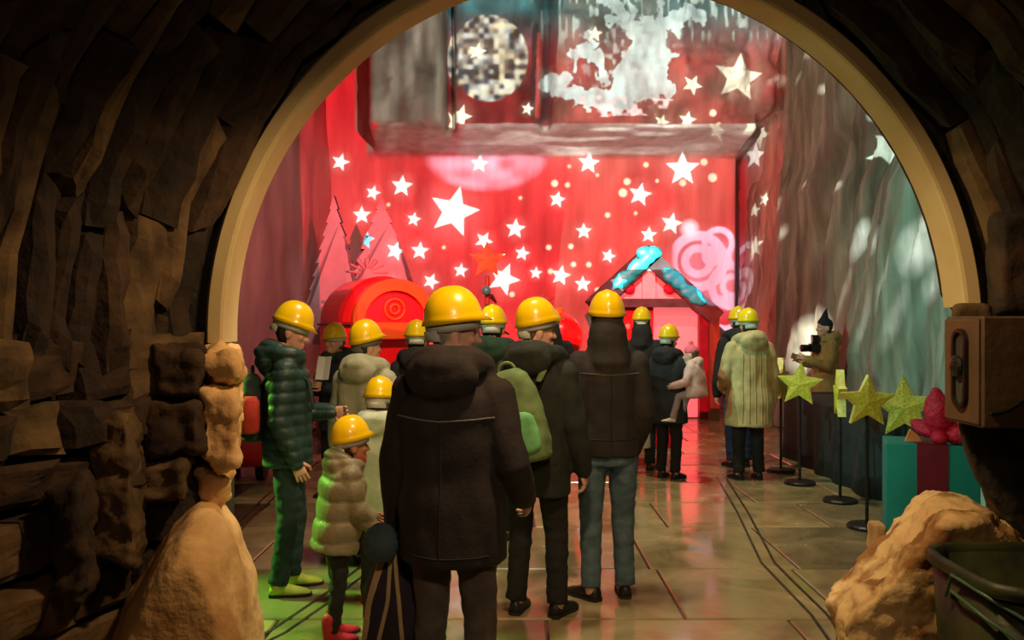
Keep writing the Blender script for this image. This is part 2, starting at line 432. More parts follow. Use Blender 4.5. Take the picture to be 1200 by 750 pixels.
cloth('green_black_puffer', (0.012, 0.034, 0.032), 1.6, 0.5, 0.2, 0.0)
cloth('teal_jeans', (0.012, 0.030, 0.034))
cloth('navy_coat', (0.010, 0.013, 0.022))
cloth('sage_coat', (0.34, 0.34, 0.24), 1.3)
cloth('grey_scarf', (0.10, 0.10, 0.09))
cloth('mint_jacket', (0.50, 0.58, 0.46), 1.3)
cloth('olive_puffer', (0.19, 0.16, 0.10), 1.4, 0.5, 0.2)
cloth('black_trousers', (0.008, 0.008, 0.009))
cloth('brown_black_coat', (0.013, 0.0085, 0.009), 1.6)
cloth('grey_brown_trousers', (0.075, 0.058, 0.046))
cloth('green_black_jacket', (0.009, 0.012, 0.009), 1.6)
cloth('dark_green_jacket', (0.010, 0.032, 0.020))
cloth('charcoal_jacket', (0.016, 0.012, 0.0105), 1.5)
cloth('blue_jeans', (0.055, 0.095, 0.125), 1.7)
cloth('black_coat', (0.009, 0.009, 0.010))
cloth('deep_blue_jeans', (0.012, 0.03, 0.09))
cloth('khaki_coat', (0.46, 0.33, 0.16), 1.3)
cloth('tan_jacket', (0.36, 0.23, 0.07), 1.3)
cloth('pink_jacket', (0.62, 0.34, 0.32), 1.3)
cloth('pink_hat', (0.75, 0.10, 0.16), 1.3)
cloth('mauve_tights', (0.40, 0.24, 0.28), 1.3)
cloth('red_scarf', (0.30, 0.03, 0.015), 1.4)
cloth('moss_green_pack', (0.10, 0.15, 0.055), 1.6)
cloth('bright_green_mesh', (0.12, 0.36, 0.14), 1.4)
cloth('dark_pack', (0.010, 0.022, 0.018))
cloth('red_pouch', (0.42, 0.03, 0.02), 1.4)
cloth('plum_bag', (0.022, 0.016, 0.028), 1.5)
cloth('cream_stripe', (0.45, 0.32, 0.16), 1.3)
cloth('slate_teal_knit', (0.045, 0.075, 0.085), 1.4)
cloth('shoe_black', (0.010, 0.009, 0.009), 1.5, 0.45)
cloth('shoe_lime', (0.42, 0.50, 0.05), 1.3, 0.6)
cloth('shoe_red', (0.40, 0.012, 0.03), 1.4, 0.6)
cloth('shoe_cream', (0.7, 0.6, 0.48), 1.2, 0.6)
cloth('sole', (0.015, 0.013, 0.012), 1.4, 0.7)


# ------------------------------------------------------------------ object helpers
def setp(o, label=None, cat=None, group=None, kind=None):
    if label: o['label'] = label
    if cat: o['category'] = cat
    if group: o['group'] = group
    if kind: o['kind'] = kind
    return o


def link(name, me, material, parent=None, smooth=True):
    o = bpy.data.objects.new(name, me)
    COL.objects.link(o)
    if material is not None:
        ms = material if isinstance(material, (list, tuple)) else [material]
        for m in ms:
            me.materials.append(M[m] if isinstance(m, str) else m)
    if parent:
        o.parent = parent
    if smooth:
        me.polygons.foreach_set('use_smooth', [True] * len(me.polygons))
    return o


def from_bm(name, bm, material, parent=None, smooth=False, fix=True):
    if fix:
        bmesh.ops.recalc_face_normals(bm, faces=bm.faces[:])
    me = bpy.data.meshes.new(name)
    bm.to_mesh(me)
    bm.free()
    return link(name, me, material, parent, smooth)


def empty(name, loc, rz=0.0):
    o = bpy.data.objects.new(name, None)
    COL.objects.link(o)
    o.empty_display_size = 0.1
    o.location = loc
    o.rotation_euler = (0, 0, rz)
    return o


def loft(bm, rings, cap=True, closed=True):
    vs = [[bm.verts.new(p) for p in r] for r in rings]
    n = len(vs[0])
    for a, b in zip(vs, vs[1:]):
        for i in range(n if closed else n - 1):
            j = (i + 1) % n
            bm.faces.new((a[i], a[j], b[j], b[i]))
    if cap:
        bm.faces.new(vs[0][::-1])
        bm.faces.new(vs[-1])
    return vs


def ering(c, ax, ay, n=16, p=2.0):
    c = Vector(c)
    out = []
    for i in range(n):
        t = 2 * PI * i / n
        ct, st = math.cos(t), math.sin(t)
        k = (abs(ct) ** p + abs(st) ** p) ** (-1.0 / p)
        out.append(c + ax * (ct * k) + ay * (st * k))
    return out


def limb(bm, pts, rad, n=12, ref=None, flat=1.0, round_ends=True):
    """tapered tube through points; flat scales the second axis"""
    pts = [Vector(p) for p in pts]
    rad = list(rad)
    if round_ends:
        d0 = (pts[0] - pts[1]).normalized()
        d1 = (pts[-1] - pts[-2]).normalized()
        pts = [pts[0] + d0 * rad[0] * 0.85, pts[0] + d0 * rad[0] * 0.55] + pts + [pts[-1] + d1 * rad[-1] * 0.55, pts[-1] + d1 * rad[-1] * 0.85]
        rad = [rad[0] * 0.45, rad[0] * 0.82] + rad + [rad[-1] * 0.82, rad[-1] * 0.45]
    ref = Vector(ref) if ref is not None else None
    rings = []
    prev = None
    for i, p in enumerate(pts):
        a = pts[max(0, i - 1)]
        b = pts[min(len(pts) - 1, i + 1)]
        t = (b - a).normalized()
        if prev is None:
            r = ref if ref is not None else (Vector((1, 0, 0)) if abs(t.x) < 0.8 else Vector((0, 1, 0)))
        else:
            r = prev
        x = (r - t * r.dot(t))
        if x.length < 1e-5:
            x = Vector((0, 1, 0)) - t * t.y
        x.normalize()
        prev = x
        y = t.cross(x)
        rings.append(ering(p, x * rad[i], y * rad[i] * flat, n))
    loft(bm, rings)


def box(bm, x0, x1, y0, y1, z0, z1, mtx=None):
    r = bmesh.ops.create_cube(bm, size=1.0)
    for v in r['verts']:
        v.co = Vector((x0 + (v.co.x + .5) * (x1 - x0), y0 + (v.co.y + .5) * (y1 - y0), z0 + (v.co.z + .5) * (z1 - z0)))
        if mtx is not None:
            v.co = mtx @ v.co
    return r['verts']


def bevel(bm, w=0.01, seg=2):
    bmesh.ops.bevel(bm, geom=bm.edges[:], offset=w, segments=seg, affect='EDGES', profile=0.5)


def ball(bm, c, rx, ry, rz, u=14, v=9, mtx=None):
    r = bmesh.ops.create_uvsphere(bm, u_segments=u, v_segments=v, radius=1)
    c = Vector(c)
    for x in r['verts']:
        p = Vector((x.co.x * rx, x.co.y * ry, x.co.z * rz))
        if mtx is not None:
            p = mtx @ p
        x.co = c + p


def extrude_poly(bm, pts, depth, face_mat=0, side_mat=0, origin=None, ax=None, ay=None, an=None):
    """prism from a 2d outline; ax, ay span the outline plane, an is the thickness direction"""
    origin = origin or Vector((0, 0, 0))
    ax = ax or Vector((1, 0, 0)); ay = ay or Vector((0, 0, 1)); an = an or Vector((0, 1, 0))
    f = [bm.verts.new(origin + ax * x + ay * y) for x, y in pts]
    b = [bm.verts.new(origin + ax * x + ay * y + an * depth) for x, y in pts]
    F1 = bm.faces.new(f); F2 = bm.faces.new(b[::-1])
    F1.material_index = F2.material_index = face_mat
    n = len(pts)
    for i in range(n):
        q = bm.faces.new((f[i], b[i], b[(i + 1) % n], f[(i + 1) % n]))
        q.material_index = side_mat


def remesh(bm, voxel, smooth=4, decimate=None):
    """union of overlapping closed pieces into one continuous skin"""
    bmesh.ops.recalc_face_normals(bm, faces=bm.faces[:])
    me = bpy.data.meshes.new('tmp')
    bm.to_mesh(me)
    bm.free()
    o = bpy.data.objects.new('tmp', me)
    COL.objects.link(o)
    m = o.modifiers.new('r', 'REMESH')
    m.mode = 'VOXEL'
    m.voxel_size = voxel
    if smooth:
        s = o.modifiers.new('s', 'SMOOTH')
        s.factor = 0.5
        s.iterations = smooth
    dg = bpy.context.evaluated_depsgraph_get()
    res = bpy.data.meshes.new_from_object(o.evaluated_get(dg), depsgraph=dg)
    bpy.data.objects.remove(o)
    bpy.data.meshes.remove(me)
    return res


def displace(me, fn):
    n = len(me.vertices)
    co = np.empty(n * 3); me.vertices.foreach_get('co', co)
    no = np.empty(n * 3); me.vertices.foreach_get('normal', no)
    co = co.reshape(-1, 3); no = no.reshape(-1, 3)
    d = np.array([fn(Vector(c), Vector(k)) for c, k in zip(co, no)])
    co = co + no * d[:, None]
    me.vertices.foreach_set('co', co.ravel())
    me.update()


def fbm(p, f, o=4):
    return noise.fractal(p * f, 0.9, 2.0, o)


# ------------------------------------------------------------------ tunnel
CX, CZ, AY = 0.388, 1.59, 4.0
R_OUT, R_IN = 1.824, 1.74
R_TAB = [(-2.5, 2.9), (0.0, 2.85), (1.5, 2.75), (2.6, 2.52), (3.4, 2.2), (4.0, 1.87), (4.35, 1.80)]


def RR(d):
    for (a, ra), (b, rb) in zip(R_TAB, R_TAB[1:]):
        if d <= b:
            t = max(0, (d - a) / (b - a))
            return ra + (rb - ra) * t
    return R_TAB[-1][1]


def map_vault(s, d, h):
    r = RR(d) - h
    return Vector((CX + r * math.cos(s), d, CZ + r * math.sin(s)))


def map_left(s, d, h):
    return Vector((CX - RR(d) + h, d, s))


def map_right(s, d, h):
    return Vector((CX + RR(d) - h, d, s))


def shell(name, mp, s0, s1, ns, off, material):
    bm = bmesh.new()
    ds = [-2.5, -1, 0, 1, 1.8, 2.6, 3.0, 3.4, 3.7, 4.0, 4.04]
    g = [[bm.verts.new(mp(s0 + (s1 - s0) * i / ns, d, -off)) for i in range(ns + 1)] for d in ds]
    for a, b in zip(g, g[1:]):
        for i in range(ns):
            bm.faces.new((a[i], a[i + 1], b[i + 1], b[i]))
    o = from_bm(name, bm, material)
    return setp(o, kind='structure')


ceiling = shell('ceiling', map_vault, 0, PI, 32, 0.10, 'mortar')
wall_left = shell('wall_left', map_left, CZ + 0.02, -0.05, 4, 0.10, 'mortar')
wall_right = shell('wall_right', map_right, -0.05, CZ + 0.02, 4, 0.10, 'mortar')
setp(ceiling, 'dark rock vault of the tunnel'); setp(wall_left, 'dark rubble masonry wall of the tunnel left of the arch')
setp(wall_right, 'dark rubble masonry wall of the tunnel right of the arch')
bm = bmesh.new()
box(bm, -3.2, 4.0, -2.7, -2.5, -0.1, 5.0)
setp(from_bm('wall_back_tunnel', bm, 'mortar'), kind='structure').name = 'wall_rear'

rnd = random.Random(11)


def stone(mp, s0, s1, d0, d1, h, parent, material, jit=0.25, gap=0.012, su=1.0):
    """one hand-laid stone: rounded uneven cushion over a cell of the wall"""
    bm = bmesh.new()
    nu, nv = 7, 4
    seed = Vector((rnd.random() * 50, rnd.random() * 50, rnd.random() * 50))
    c = [[s0, d0], [s1, d0], [s1, d1], [s0, d1]]
    ss, dd = (s1 - s0), (d1 - d0)
    for k in c:
        k[0] += rnd.uniform(-jit, jit) * ss * 0.35
        k[1] += rnd.uniform(-jit, jit) * dd * 0.35
    tilt_s, tilt_d = rnd.uniform(-.5, .5) * h * .7, rnd.uniform(-.5, .5) * h * .7
    g = []
    for i in range(nu + 1):
        row = []
        for j in range(nv + 1):
            u, v = i / nu, j / nv
            a = c[0][0] * (1 - u) * (1 - v) + c[1][0] * u * (1 - v) + c[2][0] * u * v + c[3][0] * (1 - u) * v
            b = c[0][1] * (1 - u) * (1 - v) + c[1][1] * u * (1 - v) + c[2][1] * u * v + c[3][1] * (1 - u) * v
            eu, ev = min(u, 1 - u), min(v, 1 - v)
            e = min(1, (min(eu * nu, ev * nv)))
            p0 = mp(a, b, 0)
            hh = h * (0.45 + 0.55 * e) + tilt_s * (u - .5) * 2 + tilt_d * (v - .5) * 2 + (0.5 * h + 0.015) * noise.noise(p0 * 5.5 + seed) + 0.02 * noise.noise(p0 * 14 + seed)
            row.append(bm.verts.new(mp(a, b, hh)))
        g.append(row)
    for i in range(nu):
        for j in range(nv):
            bm.faces.new((g[i][j], g[i + 1][j], g[i + 1][j + 1], g[i][j + 1]))
    loop = [g[i][0] for i in range(nu + 1)] + [g[nu][j] for j in range(1, nv + 1)] + [g[i][nv] for i in range(nu - 1, -1, -1)] + [g[0][j] for j in range(nv - 1, 0, -1)]
    ij = [(i, 0) for i in range(nu + 1)] + [(nu, j) for j in range(1, nv + 1)] + [(i, nv) for i in range(nu - 1, -1, -1)] + [(0, j) for j in range(nv - 1, 0, -1)]
    low = []
    for (i, j) in ij:
        u, v = i / nu, j / nv
        a = c[0][0] * (1 - u) * (1 - v) + c[1][0] * u * (1 - v) + c[2][0] * u * v + c[3][0] * (1 - u) * v
        b = c[0][1] * (1 - u) * (1 - v) + c[1][1] * u * (1 - v) + c[2][1] * u * v + c[3][1] * (1 - u) * v
        low.append(bm.verts.new(mp(a, b, -0.09)))
    for k in range(len(loop)):
        j = (k + 1) % len(loop)
        bm.faces.new((loop[k], loop[j], low[j], low[k]))
    o = from_bm('stone', bm, material, parent, smooth=False)
    return o


# vault: thin long stones following the curve
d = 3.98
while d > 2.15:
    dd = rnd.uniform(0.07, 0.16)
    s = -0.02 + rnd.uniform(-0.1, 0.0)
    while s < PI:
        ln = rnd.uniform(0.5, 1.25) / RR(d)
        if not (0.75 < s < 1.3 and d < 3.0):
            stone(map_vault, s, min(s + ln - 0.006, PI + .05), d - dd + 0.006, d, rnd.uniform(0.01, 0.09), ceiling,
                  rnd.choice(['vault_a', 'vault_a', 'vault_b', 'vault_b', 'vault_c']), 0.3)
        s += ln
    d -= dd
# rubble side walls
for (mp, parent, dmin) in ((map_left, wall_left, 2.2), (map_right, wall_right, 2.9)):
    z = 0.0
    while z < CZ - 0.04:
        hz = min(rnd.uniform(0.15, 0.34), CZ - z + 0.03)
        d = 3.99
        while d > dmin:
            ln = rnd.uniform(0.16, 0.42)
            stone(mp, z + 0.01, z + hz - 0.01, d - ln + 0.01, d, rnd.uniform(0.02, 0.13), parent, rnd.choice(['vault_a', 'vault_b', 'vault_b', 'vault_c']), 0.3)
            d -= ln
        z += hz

# cream arch ring
bm = bmesh.new()
rings = []
prof = [(R_OUT + .03, 0.07), (R_OUT, 0.012), (R_OUT - 0.01, 0.0), (R_IN + 0.018, 0.0), (R_IN + .005, 0.006), (R_IN, 0.02), (R_IN, 0.20), (R_IN + 0.12, 0.22), (R_OUT + .03, .2)]
NS = 96
a0, a1 = R_(4.0), R_(181.5)
for i in range(NS + 1):
    t = a0 + (a1 - a0) * i / NS
    rings.append([Vector((CX + r * math.cos(t), AY + y, CZ + r * math.sin(t))) for r, y in prof])
loft(bm, rings)
o = from_bm('trim_1', bm, 'cream_paint', None, smooth=False)
setp(o, 'cream painted ring lining the arched tunnel mouth', kind='structure')

# wall between tunnel and chamber, with the arched opening (the side seen from the chamber and the reveal)
bm = bmesh.new()
prof_in, prof_out = [], []
pts = [(2.95, -0.05), (2.75, 1.0)] + [(CX + 1.80 * math.cos(R_(a)), CZ + 1.80 * math.sin(R_(a))) for a in range(6, 181, 6)] + [(CX - 1.80, 0.8), (CX - 1.80, -0.05)]
outer = [(5.4, -0.05), (5.4, 2.0)] + [(5.4 if a < 45 else (-4.4 if a > 135 else CX + 4.9 * math.cos(R_(a)) / max(abs(math.sin(R_(a))), .7)),
                                      9.8 if 40 < a < 140 else CZ + 6.0 * math.sin(R_(a)) * 1.1) for a in range(6, 181, 6)] + [(-4.4, 1.0), (-4.4, -0.05)]
va = [bm.verts.new((x, AY + 0.045, z)) for x, z in pts]
vb = [bm.verts.new((x, AY + 0.34, z)) for x, z in pts]
vc = [bm.verts.new((x, AY + 0.34, z)) for x, z in outer]
vd = [bm.verts.new((x, AY + 0.045, z)) for x, z in outer]
for i in range(len(pts) - 1):
    bm.faces.new((va[i], va[i + 1], vb[i + 1], vb[i]))
    bm.faces.new((vb[i], vb[i + 1], vc[i + 1], vc[i]))
    bm.faces.new((va[i], va[i + 1], vd[i + 1], vd[i]))
setp(from_bm('wall_front', bm, 'dark_rock'), 'rough dark rock wall pierced by the arched opening', kind='structure')


# rocks
def rock(name, outline, y0, y1, material, parent=None, vox=0.025, amp=0.03, freq=4.0, taper=0.75, strata=0.0, mid=0.35, flatshade=False, back=0.0):
    """outline [(x, z)] gives the silhouette; the body bulges between y0 and y1"""
    bm = bmesh.new()
    cx = sum(p[0] for p in outline) / len(outline)
    cz = sum(p[1] for p in outline) / len(outline)
    rings = []
    for (t, k) in ((0, taper), (0.10, (1 + taper) / 2), (mid, 1.0), (0.8, 1.0), (1.0, 0.85)):
        y = y0 + (y1 - y0) * t
        rings.append([Vector((cx + (x - cx) * k + back * t, y, cz + (z - cz) * k if z > 0.05 else z)) for x, z in outline])
    loft(bm, rings)
    me = remesh(bm, vox, 2)
    sd = Vector((rnd.random() * 30, rnd.random() * 30, 0))

    def fn(c, n):
        v = amp * fbm(c + sd, freq, 5) * 0.6
        if strata:
            v += strata * (abs((c.z * 14 + 0.6 * noise.noise(c * 3 + sd)) % 1.0 - 0.5) * 2 - 0.5)
        return v
    displace(me, fn)
    o = link(name, me, material, parent, smooth=not flatshade)
    return o


def px_outline(pts, d):
    return [((u - 600) / F * d, CAM_Z - (v - 375) / F * d) for u, v in pts]


# left jamb stones and the smooth boulder at their foot
for pts, dy, m_ in (([(243, 408), (262, 404), (284, 410), (288, 445), (252, 452), (238, 432)], (3.80, 4.2), 'limestone'),
                    ([(238, 452), (262, 456), (282, 452), (284, 500), (282, 545), (262, 558), (240, 535)], (3.80, 4.2), 'limestone'),
                    ([(236, 548), (262, 556), (276, 556), (272, 592), (240, 598)], (3.86, 4.2), 'limestone'),
                    ([(180, 400), (242, 410), (240, 470), (190, 462)], (3.72, 4.1), 'vault_b'),
                    ([(165, 465), (240, 470), (242, 530), (180, 540)], (3.70, 4.1), 'vault_b'),
                    ([(165, 545), (222, 540), (224, 588), (170, 585)], (3.66, 4.1), 'vault_c'),
                    ([(105, 480), (158, 478), (168, 640), (162, 672), (112, 650)], (3.42, 3.8), 'vault_c'),
                    ([(60, 570), (104, 560), (112, 690), (80, 720)], (3.2, 3.6), 'vault_b')):
    rock('stone', px_outline(pts, dy[0] + 0.06), dy[0], dy[1], m_, wall_left, vox=0.016, amp=0.055, freq=8, taper=0.86, back=-0.11)
o = rock('boulder', px_outline([(312, 760), (308, 715), (300, 685), (284, 640), (262, 605), (240, 600), (212, 625), (188, 660), (162, 705), (142, 760), (138, 822), (316, 822)], 3.62),
         3.34, 4.15, 'limestone', vox=0.022, amp=0.035, freq=3.0, taper=0.62, mid=0.40, back=-0.16)
setp(o, 'smooth pale boulder at the foot of the stone pillar beside the arch', 'boulder')
o = rock('boulder', px_outline([(966, 726), (985, 706), (1015, 680), (1042, 650), (1062, 624), (1082, 604), (1100, 597), (1140, 596), (1162, 616), (1192, 636), (1230, 648), (1260, 700),
                                (1260, 850), (985, 850), (976, 770)], 3.50), 3.36, 4.0, 'boulder_r', vox=0.018, amp=0.05, freq=7.5, taper=0.94, strata=0.008, mid=0.15, back=0.20)
setp(o, 'rough layered ochre limestone boulder in front of the turquoise gift box', 'boulder')
# right pier: ledge stone and dark overhanging rock
rock('stone', px_outline([(1108, 356), (1152, 356), (1156, 378), (1106, 378)], 3.92), 3.86, 4.3, 'vault_c', wall_right, vox=0.015, amp=0.01, freq=7, taper=0.95, back=0.25)
rock('stone', px_outline([(1112, 376), (1260, 370), (1300, 640), (1240, 660), (1200, 636), (1165, 604), (1136, 562), (1118, 530), (1112, 500)], 3.68), 3.60, 4.2, 'dark_rock', wall_right,
     vox=0.025, amp=0.035, freq=4, taper=0.96, back=0.34)
rock('stone', px_outline([(1150, 250), (1300, 230), (1300, 380), (1150, 376)], 3.80), 3.72, 4.2, 'vault_b', wall_right, vox=0.025, amp=0.05, freq=4, taper=0.85, back=0.25)

# ------------------------------------------------------------------ chamber shell
XL, XR = -3.36, 4.35


def grid_wall(name, nu, nv, fn, material, label, smooth=True):
    verts = [fn(i / nu, j / nv) for j in range(nv + 1) for i in range(nu + 1)]
    faces = [(j * (nu + 1) + i, j * (nu + 1) + i + 1, (j + 1) * (nu + 1) + i + 1, (j + 1) * (nu + 1) + i) for j in range(nv) for i in range(nu)]
    me = bpy.data.meshes.new(name)
    me.from_pydata([tuple(v) for v in verts], [], faces)
    o = link(name, me, material, None, smooth)
    return setp(o, label, kind='structure')


def sstep(a, b, x):
    t = max(0, min(1, (x - a) / (b - a)))
    return t * t * (3 - 2 * t)


def back_fn(u, v):
    x = -3.9 + u * 9.2
    z = -0.05 + v * 9.8
    y = WALL_Y + 0.05 * noise.noise(Vector((x * 2.2, 0, z * 0.4))) + 0.015 * noise.noise(Vector((x * 9, 0, z * 1.5)))
    pu = 600 + F * x / WALL_Y
    pu2 = 600 + F * x / UP_Y
    # overhanging upper rock
    over = sstep(4.72, 5.02, z + 0.10 * noise.noise(Vector((x * 1.3, 4, 0)))) * sstep(424, 432, pu2)
    rough = 0.28 * fbm(Vector((x * 0.8, 3, z * 0.9)), 1.2, 5)
    rough += 0.10 * noise.noise(Vector((x * 4, 1, z * 0.8)))
    up = WALL_Y - UP_Y
    blk = sstep(430, 440, pu2) * (1 - sstep(516, 524, pu2))
    dy = -(up + 0.25 * blk) * over + rough * over * 0.8
    if z > 5.0:
        dy += 1.2 * math.exp(-((pu2 - 526) / 5.0) ** 2) + 0.5 * math.exp(-((pu2 - 640) / 7.0) ** 2)
    # crevice at the right end of the red face, rough pillar beyond it
    if z <= 5.2:
        dy += 1.3 * sstep(862, 866, pu) * (1 - sstep(880, 886, pu)) * sstep(1.4, 1.8, z)
        dy += (-0.6 + rough) * sstep(880, 890, pu)
    else:
        dy += rough * 0.9 * sstep(840, 860, pu2)
    return Vector((x, y + dy, z))


grid_wall('wall_back', 184, 190, back_fn, 'quarry', 'tall sawn quarry face with overhanging upper ledge at the end of the chamber')
grid_wall('wall_chamber_left', 110, 80,
          lambda u, v: Vector((XL + 0.10 * fbm(Vector((u * 12, 1, v * 6)), 0.6, 5) - 0.02 * v * 9 - 0.4 * (1 - sstep(0, 0.12, u)), 4.2 + u * 12.4, -0.05 + v * 9.8)),
          'quarry_l', 'tall mauve lit rock face along the chamber').name = 'wall_left_chamber'


def right_fn(u, v):
    y = 4.2 + u * 12.6
    z = -0.05 + v * 9.8
    p = Vector((0, y, z))
    k = y + 0.28 * z
    x = XR + 0.05 * z
    x += 0.22 * fbm(Vector((k * 1.5, 2, z * 0.18)), 0.9, 6)
    x += 0.10 * abs(noise.noise(Vector((k * 2.6, 7, z * 0.12))))
    x -= 0.22 * sstep(0.50, 0.40, (z - 0.12 * y) / 5.0) * 0.6
    return Vector((x, y, z))


o = grid_wall('wall_right_chamber', 170, 120, right_fn, 'quarry_r', 'streaked rough rock face rising along the chamber')
bm = bmesh.new()
box(bm, -4.6, 5.6, 4.0, 17.6, 9.6, 9.8)
setp(from_bm('ceiling_chamber', bm, 'dark_rock'), 'dark rock ceiling high over the chamber', kind='structure')
bm = bmesh.new()
box(bm, -4.6, 5.8, -2.6, 17.6, -0.25, -0.012)
floor = setp(from_bm('floor', bm, 'floor'), 'wet stone floor of the quarry chamber', kind='structure')

# floor slabs
y = 2.4
row = 0
while y < 15.6:
    dy = rnd.uniform(0.75, 1.15)
    pale = False
    if 6.0 < y < 6.75:
        dy = 0.34
        pale = True
    x = -3.2 - rnd.uniform(0, 0.5)
    while x < 4.2:
        dx = rnd.uniform(0.8, 1.5)
        bm = bmesh.new()
        box(bm, x + 0.008, x + dx - 0.008, y + 0.008, y + dy - 0.008, -0.03, 0.0)
        for v in bm.verts:
            if v.co.z > -0.01:
                v.co.z += rnd.uniform(-0.004, 0.0)
        bmesh.ops.bevel(bm, geom=[e for e in bm.edges if all(v.co.z > -0.02 for v in e.verts)], offset=0.008, segments=1, affect='EDGES')
        if x > -3.5 and x + dx < 5.0:
            from_bm('slab', bm, 'slab_c' if pale and x > 0.5 else rnd.choice(['slab', 'slab', 'slab_b']), floor)
        else:
            bm.free()
        x += dx
    y += dy
    row += 1


def rail(pts, label):
    bm = bmesh.new()
    pts = [Vector((x, y, 0)) for x, y in pts]
    root = empty('floor_rail', pts[0])
    for k, off in enumerate((-0.045, 0.045)):
        bm = bmesh.new()
        rings = []
        for i, p in enumerate(pts):
            t = (pts[min(i + 1, len(pts) - 1)] - pts[max(i - 1, 0)]).normalized()
            n = Vector((t.y, -t.x, 0))
            q = p + n * off - pts[0]
            rings.append([q + n * a + Vector((0, 0, b)) for a, b in ((-.009, -.004), (-.009, .002), (.009, .002), (.009, -.004))])
        loft(bm, rings)
        from_bm('rail_flange', bm, 'rail', root)
    setp(root, label, 'rail')


rail([(-1.55, 3.9), (-1.24, 4.52), (-1.09, 5.1), (-0.95, 5.8), (-0.9, 7.0)], 'worn steel rail sunk in the green lit floor near the child in the padded jacket')
rail([(-2.1, 6.0), (-2.2, 6.96), (-2.26, 8.0), (-2.3, 10.0)], 'worn steel rail in the floor behind the man in the padded jacket')
rail([(1.66, 3.9), (1.68, 4.4), (1.72, 4.78), (1.74, 5.8), (1.98, 7.33), (2.2, 9.0)], 'worn steel rail curving past the row of gold star stands')

# ------------------------------------------------------------------ fittings at the right jamb
# steel cabinet with a slotted handle
c = empty('switch_cabinet', (1.82, 3.30, 1.23))
bm = bmesh.new(); box(bm, 0.0, 0.62, 0.0, 0.28, 0.0, 0.435); bevel(bm, 0.008, 1)
from_bm('body', bm, 'cabinet', c)
bm = bmesh.new(); box(bm, -0.012, 0.0, 0.012, 0.268, 0.012, 0.423); bevel(bm, 0.004, 1)
sp = from_bm('side_panel', bm, 'cabinet_side', c)


def stadium(w, h, n=10):
    r = w / 2
    pts = [(r * math.cos(PI * i / n), h / 2 - r + r * math.sin(PI * i / n)) for i in range(n + 1)]
    pts += [(-r * math.cos(PI * i / n), -(h / 2 - r) - r * math.sin(PI * i / n)) for i in range(n + 1)]
    return pts


bm = bmesh.new()
o_, i_ = stadium(0.105, 0.32), stadium(0.075, 0.29)
for k in range(len(o_)):
    j = (k + 1) % len(o_)
    q = [Vector((-0.030 if t else -0.012, 0.13 + p[0], 0.225 + p[1])) for t, p in ((0, o_[k]), (0, o_[j]), (1, o_[j]), (1, o_[k]), (1, i_[k]), (1, i_[j]), (0, i_[j]), (0, i_[k]))]
    vs = [bm.verts.new(x) for x in q]
    bm.faces.new(vs[0:4]); bm.faces.new((vs[3], vs[2], vs[5], vs[4])); bm.faces.new(vs[4:8])
setp(from_bm('handle_frame', bm, 'black_metal', sp), 'black oval handle frame')
bm = bmesh.new(); ball(bm, (-0.034, 0.13, 0.235), 0.022, 0.04, 0.045, 10, 8)
from_bm('handle_knob', bm, 'black_metal', sp)
bm = bmesh.new(); extrude_poly(bm, i_, 0.004, origin=Vector((-0.016, 0.13, 0.225)), ax=Vector((0, 1, 0)), ay=Vector((0, 0, 1)), an=Vector((1, 0, 0)))
from_bm('handle_recess', bm, 'panel_grey', sp)
bm = bmesh.new()
limb(bm, [(0.03 + 0.30 * t, -0.008, 0.06 + 0.16 * t * t * 2) for t in [i / 10 for i in range(11)]], [0.007] * 11, 6)
from_bm('cable', bm, 'black_metal', c)
setp(c, 'brown steel switch cabinet with black oval handle on the right jamb', 'cabinet')

# green bin with cables over the rim
c = empty('waste_bin', (1.92, 3.0, 0.0)); c.scale = (1, 1, .95)
bm = bmesh.new()


def rrect(hx, hy, z, n=28, p=5):
    return ering((0, 0, z), Vector((hx, 0, 0)), Vector((0, hy, 0)), n, p)


rings = [rrect(.30, .24, 0.0), rrect(.32, .26, .10), rrect(.355, .29, .80), rrect(.345, .28, .80), rrect(.31, .25, .12)]
loft(bm, rings)
from_bm('tub', bm, 'bin', c, smooth=True)
bm = bmesh.new()
rings = [[Vector((p.x * k, p.y * k, z)) for p in rrect(.36, .295, 0)] for k, z in ((1.0, .78), (1.035, .785), (1.045, .81), (1.02, .835), (.96, .83), (.95, .79))]
loft(bm, rings, cap=False)
from_bm('rim', bm, 'bin', c, smooth=True)
bm = bmesh.new(); box(bm, -0.20, 0.30, -0.305, -0.288, 0.25, 0.72); bevel(bm, 0.006, 1)
from_bm('front_plate', bm, 'panel_grey', c)
setp(c, 'dark mossy green waste bin beside the ochre boulder', 'bin')
c2 = empty('cable', (1.92, 3.0, 0.0)); c2.scale = (1, 1, .95)
for k in range(2):
    bm = bmesh.new()
    pts = [Vector((-0.37 + 0.02 * k, 0.05, .70)), Vector((-0.385, -0.02, .80 - .06 * k)), Vector((-0.36, -0.20, .78 - .08 * k)), Vector((-0.24, -0.325, .70 - .09 * k)),
           Vector((-0.10, -0.325, .62 - .08 * k)), Vector((0.02, -0.325, .57 - .09 * k))]
    limb(bm, pts, [0.007] * 6, 6)
    from_bm('strand', bm, 'cable_green', c2, smooth=True)
setp(c2, 'two pale green cable strands hanging over the green bin', 'cable')

